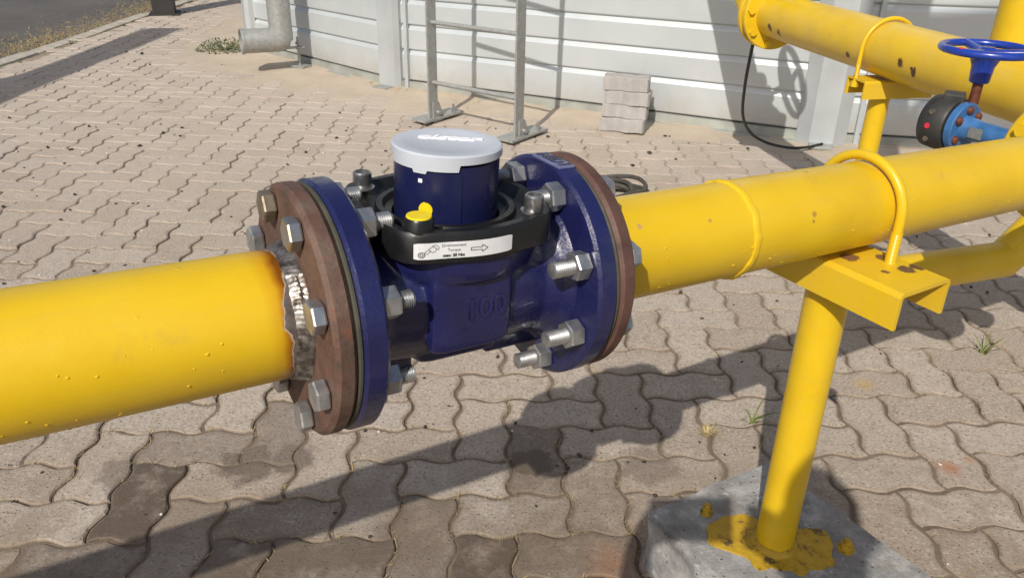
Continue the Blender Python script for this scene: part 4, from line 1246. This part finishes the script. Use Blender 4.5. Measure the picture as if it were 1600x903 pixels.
# small dark stones and droppings
def scatter(name, n, mat, label, cat, smin, smax, seed):
    bm = bm_new(); rr = random.Random(seed); k_ = 0
    while k_ < n:
        y_ = rr.uniform(.9, 8.5) if rr.random() < .55 else rr.uniform(1.2, 4); x_ = rr.uniform(-.72 * y_ - .4, .72 * y_ + .3)
        if x_ < -3.2 or inside((x_, y_), TANK_POLY) or noise.noise(Vector((x_ * 1.1, y_ * 1.1, seed))) < -.25: continue
        k_ += 1; r_ = rr.uniform(smin, smax) * (1 if rr.random() < .85 else 1.5) * min(1.15, .35 + .22 * y_)
        g = bmesh.ops.create_icosphere(bm, subdivisions=1, radius=r_, matrix=Matrix.Translation((x_, y_, r_ * .35)) @ Matrix.Rotation(rr.uniform(0, 6), 4, 'Z') @ Matrix.Diagonal((rr.uniform(.8, 1.5), rr.uniform(.7, 1), .6, 1)))
        for v in g['verts']: v.co += Vector((rr.gauss(0, 1), rr.gauss(0, 1), rr.gauss(0, 1))) * r_ * .12
    stuff(tag(obj(name, bm, mat), label, cat))
scatter('dark_pebbles', 300, 'pebble', 'small dark stones and droppings scattered over the pavers', 'pebbles', .003, .0085, 2)
scatter('pale_chips', 110, 'pale_chip', 'small pale stone chips scattered over the pavers', 'chips', .002, .006, 6)

# ------------------------------------------------------------------ posts by the road
def dark_post(x, y, h, label):
    root = empty('post', Matrix.Translation((x, y, 0)))
    tag(root, label, 'post', 'dark posts along the road')
    bm = bm_new(); box(bm, (0, 0, h / 2 - .02), (.19, .19, h), Matrix.Rotation(.3, 3, 'Z'), .006); obj('shaft', bm, 'post_dark', root)
    bm = bm_new(); box(bm, (0, 0, .006), (.26, .26, .016), Matrix.Rotation(.3, 3, 'Z'), .002); obj('base_plate', bm, 'post_dark', root)
dark_post(-3.25, 7.72, 2.9, 'dark square post standing on the paving beside the road')

# unseen overhead beam left of the picture, added to cast shade along the kerb
ob = empty('shade_beam', Matrix.Translation((-3.86, 1.2, 0)))
tag(ob, 'unseen beam on posts, added to cast the shade band along the kerb', 'beam')
bm = bm_new(); box(bm, (0, .30, 2.45), (.26, 5.2, .12), None, .006); obj('beam', bm, 'post_dark', ob)
for y_ in (-1.9, 1.3):
    bm = bm_new(); box(bm, (0, y_, 1.19), (.12, .12, 2.40), None, .004); obj('post', bm, 'post_dark', ob)
# unseen lattice and slats, added to throw soft shade on the tank's right
tr = empty('shade_lattice', Matrix.Translation((0, -1.5, 0)))
tag(tr, 'unseen overhead lattice with slats, added to shade the right of the tank', 'shade caster')
def member(name, a, b, w): 
    bm = bm_new(); cyl(bm, a, b, w / 2, 4); return obj(name, bm, 'galv', tr)
x0_, x1_ = .02, 4.4
for y_ in (0, .55):
    for z_ in (4.75, 5.65): member('chord', (x0_, y_, z_), (x1_, y_, z_), .16)
n_ = 6
for i in range(n_):
    xa = x0_ + (x1_ - x0_) * i / n_; xb = x0_ + (x1_ - x0_) * (i + 1) / n_
    for y_ in (0, .55):
        member('brace', (xa, y_, 4.75), (xb, y_, 5.65), .09); member('brace', (xa, y_, 4.75), (xa, y_, 5.65), .08)
    member('brace', (xa, 0, 5.65), (xb, .55, 5.65), .07)
for y_ in (0, .55): member('leg', (x1_, y_, 0), (x1_, y_, 5.6), .16)
for i in range(8):
    bm = bm_new(); box(bm, ((x0_ + x1_) / 2 + .1, .05 + i * .066, 4.80), (x1_ - x0_ - .3, .032, .03)); obj('shade_slat', bm, 'galv', tr)

# the photographer, standing behind the phone; only the shadow on the concrete block shows
def person():
    V, E, RD = [], [], []
    def add(p, r, par=None):
        if p[1] < -.1: p = (p[0] + .03, p[1] - .04, p[2] - (.03 if p[2] > 1.2 else 0))
        V.append(p); RD.append(r)
        if par is not None: E.append((par, len(V) - 1))
        return len(V) - 1
    pel = add((.05, -.44, .80), .14)
    w = add((.05, -.42, .93), .13, pel); ch = add((.05, -.38, 1.08), .145, w); st = add((.05, -.36, 1.17), .10, ch); nk = add((.05, -.33, 1.25), .052, st)
    hd = add((.05, -.29, 1.33), .075, nk); add((.05, -.28, 1.42), .078, hd); add((.05, -.29, 1.475), .05, len(V) - 1)
    for s_ in (-1, 1):
        hip = add((.05 + s_ * .09, -.44, .74), .085, pel); kn = add((.05 + s_ * .11, -.40, .42), .058, hip); an = add((.05 + s_ * .11, -.46, .09), .040, kn); add((.05 + s_ * .13, -.30, .035), .034, an)
        sh = add((.05 + s_ * .17, -.37, 1.17), .06, st); el = add((.05 + s_ * .25, -.22, .97), .043, sh); wr = add((-.03 + s_ * .13, -.085, 1.055), .026, el)
        pm = add((-.03 + s_ * .115, -.055, 1.075), .027, wr)
        for f_ in range(4):
            b0 = add((-.03 + s_ * .105, -.028 - .004 * f_, 1.105 - .019 * f_), .0095, pm); add((-.03 + s_ * (.078 - .003 * abs(f_ - 1)), -.020, 1.107 - .019 * f_), .008, b0)
        t0 = add((-.03 + s_ * .092, -.058, 1.058), .0105, pm); add((-.03 + s_ * .066, -.050, 1.066), .009, t0)
    me = bpy.data.meshes.new('person'); me.from_pydata(V, E, [])
    o = bpy.data.objects.new('person', me); COL.objects.link(o)
    sk = o.modifiers.new('skin', 'SKIN'); ss = o.modifiers.new('sub', 'SUBSURF'); ss.levels = 2; ss.render_levels = 2
    for i, d_ in enumerate(me.skin_vertices[0].data): d_.radius = (RD[i], RD[i]); d_.use_root = (i == 0)
    dg = bpy.context.evaluated_depsgraph_get(); m2 = bpy.data.meshes.new_from_object(o.evaluated_get(dg)); bpy.data.objects.remove(o)
    for mt in ('skin', 'shirt', 'trousers', 'shoe'): m2.materials.append(M[mt])
    for p in m2.polygons:
        c_ = p.center; p.use_smooth = True
        p.material_index = 3 if c_.z < .075 else 2 if c_.z < .84 and c_.y < -.3 else 1 if c_.z < 1.225 and c_.y < -.20 else 0
    m2.name = 'person'; o = bpy.data.objects.new('person', m2); COL.objects.link(o)
    tag(o, 'person in a dark shirt holding up a phone with both hands', 'person')
    bm = bm_new(); bmesh.ops.create_icosphere(bm, subdivisions=3, radius=.092, matrix=Matrix.Translation((.05, -.305, 1.425)) @ Matrix.Diagonal((.95, 1.05, 1.0, 1)))
    for v in [v for v in bm.verts if v.co.y > -.255 and v.co.z < 1.45 or v.co.z < 1.37]: bm.verts.remove(v)
    obj('hair', bm, 'hair', o, True).data.transform(Matrix.Translation((.03, -.04, -.03)))
    HO = Matrix.Translation((.03, -.04, -.03))
    for s_ in (-1, 1):
        bm = bm_new(); bmesh.ops.create_icosphere(bm, subdivisions=2, radius=.011, matrix=Matrix.Translation((.05 + s_ * .03, -.216, 1.395))); obj('eye', bm, 'white', o, True).data.transform(HO)
        bm = bm_new(); bmesh.ops.create_icosphere(bm, subdivisions=2, radius=.026, matrix=Matrix.Translation((.05 + s_ * .08, -.285, 1.38)) @ Matrix.Diagonal((.35, .7, 1.1, 1))); obj('ear', bm, 'skin', o, True).data.transform(HO)
    bm = bm_new(); bmesh.ops.create_icosphere(bm, subdivisions=2, radius=.016, matrix=Matrix.Translation((.05, -.205, 1.368)) @ Matrix.Diagonal((.8, 1.0, 1.5, 1))); obj('nose', bm, 'skin', o, True).data.transform(HO)
    bm = bm_new(); box(bm, (.05, -.214, 1.335), (.045, .008, .010), None, .003); obj('mouth', bm, 'stem_rust', o).data.transform(HO)
person()
ph = bm_new(); box(ph, (-.055, -.012, -.013), (.16, .008, .075), None, .003)
pm_ = cam_m @ Matrix(((1, 0, 0), (0, 0, 1), (0, -1, 0)))
bm_map(ph, lambda c_: cam_m @ Vector((c_.x, c_.z, -c_.y)) + Vector((0, 0, CAM_H)))
tag(obj('phone', ph, 'ink'), 'black phone held level in both hands', 'phone')
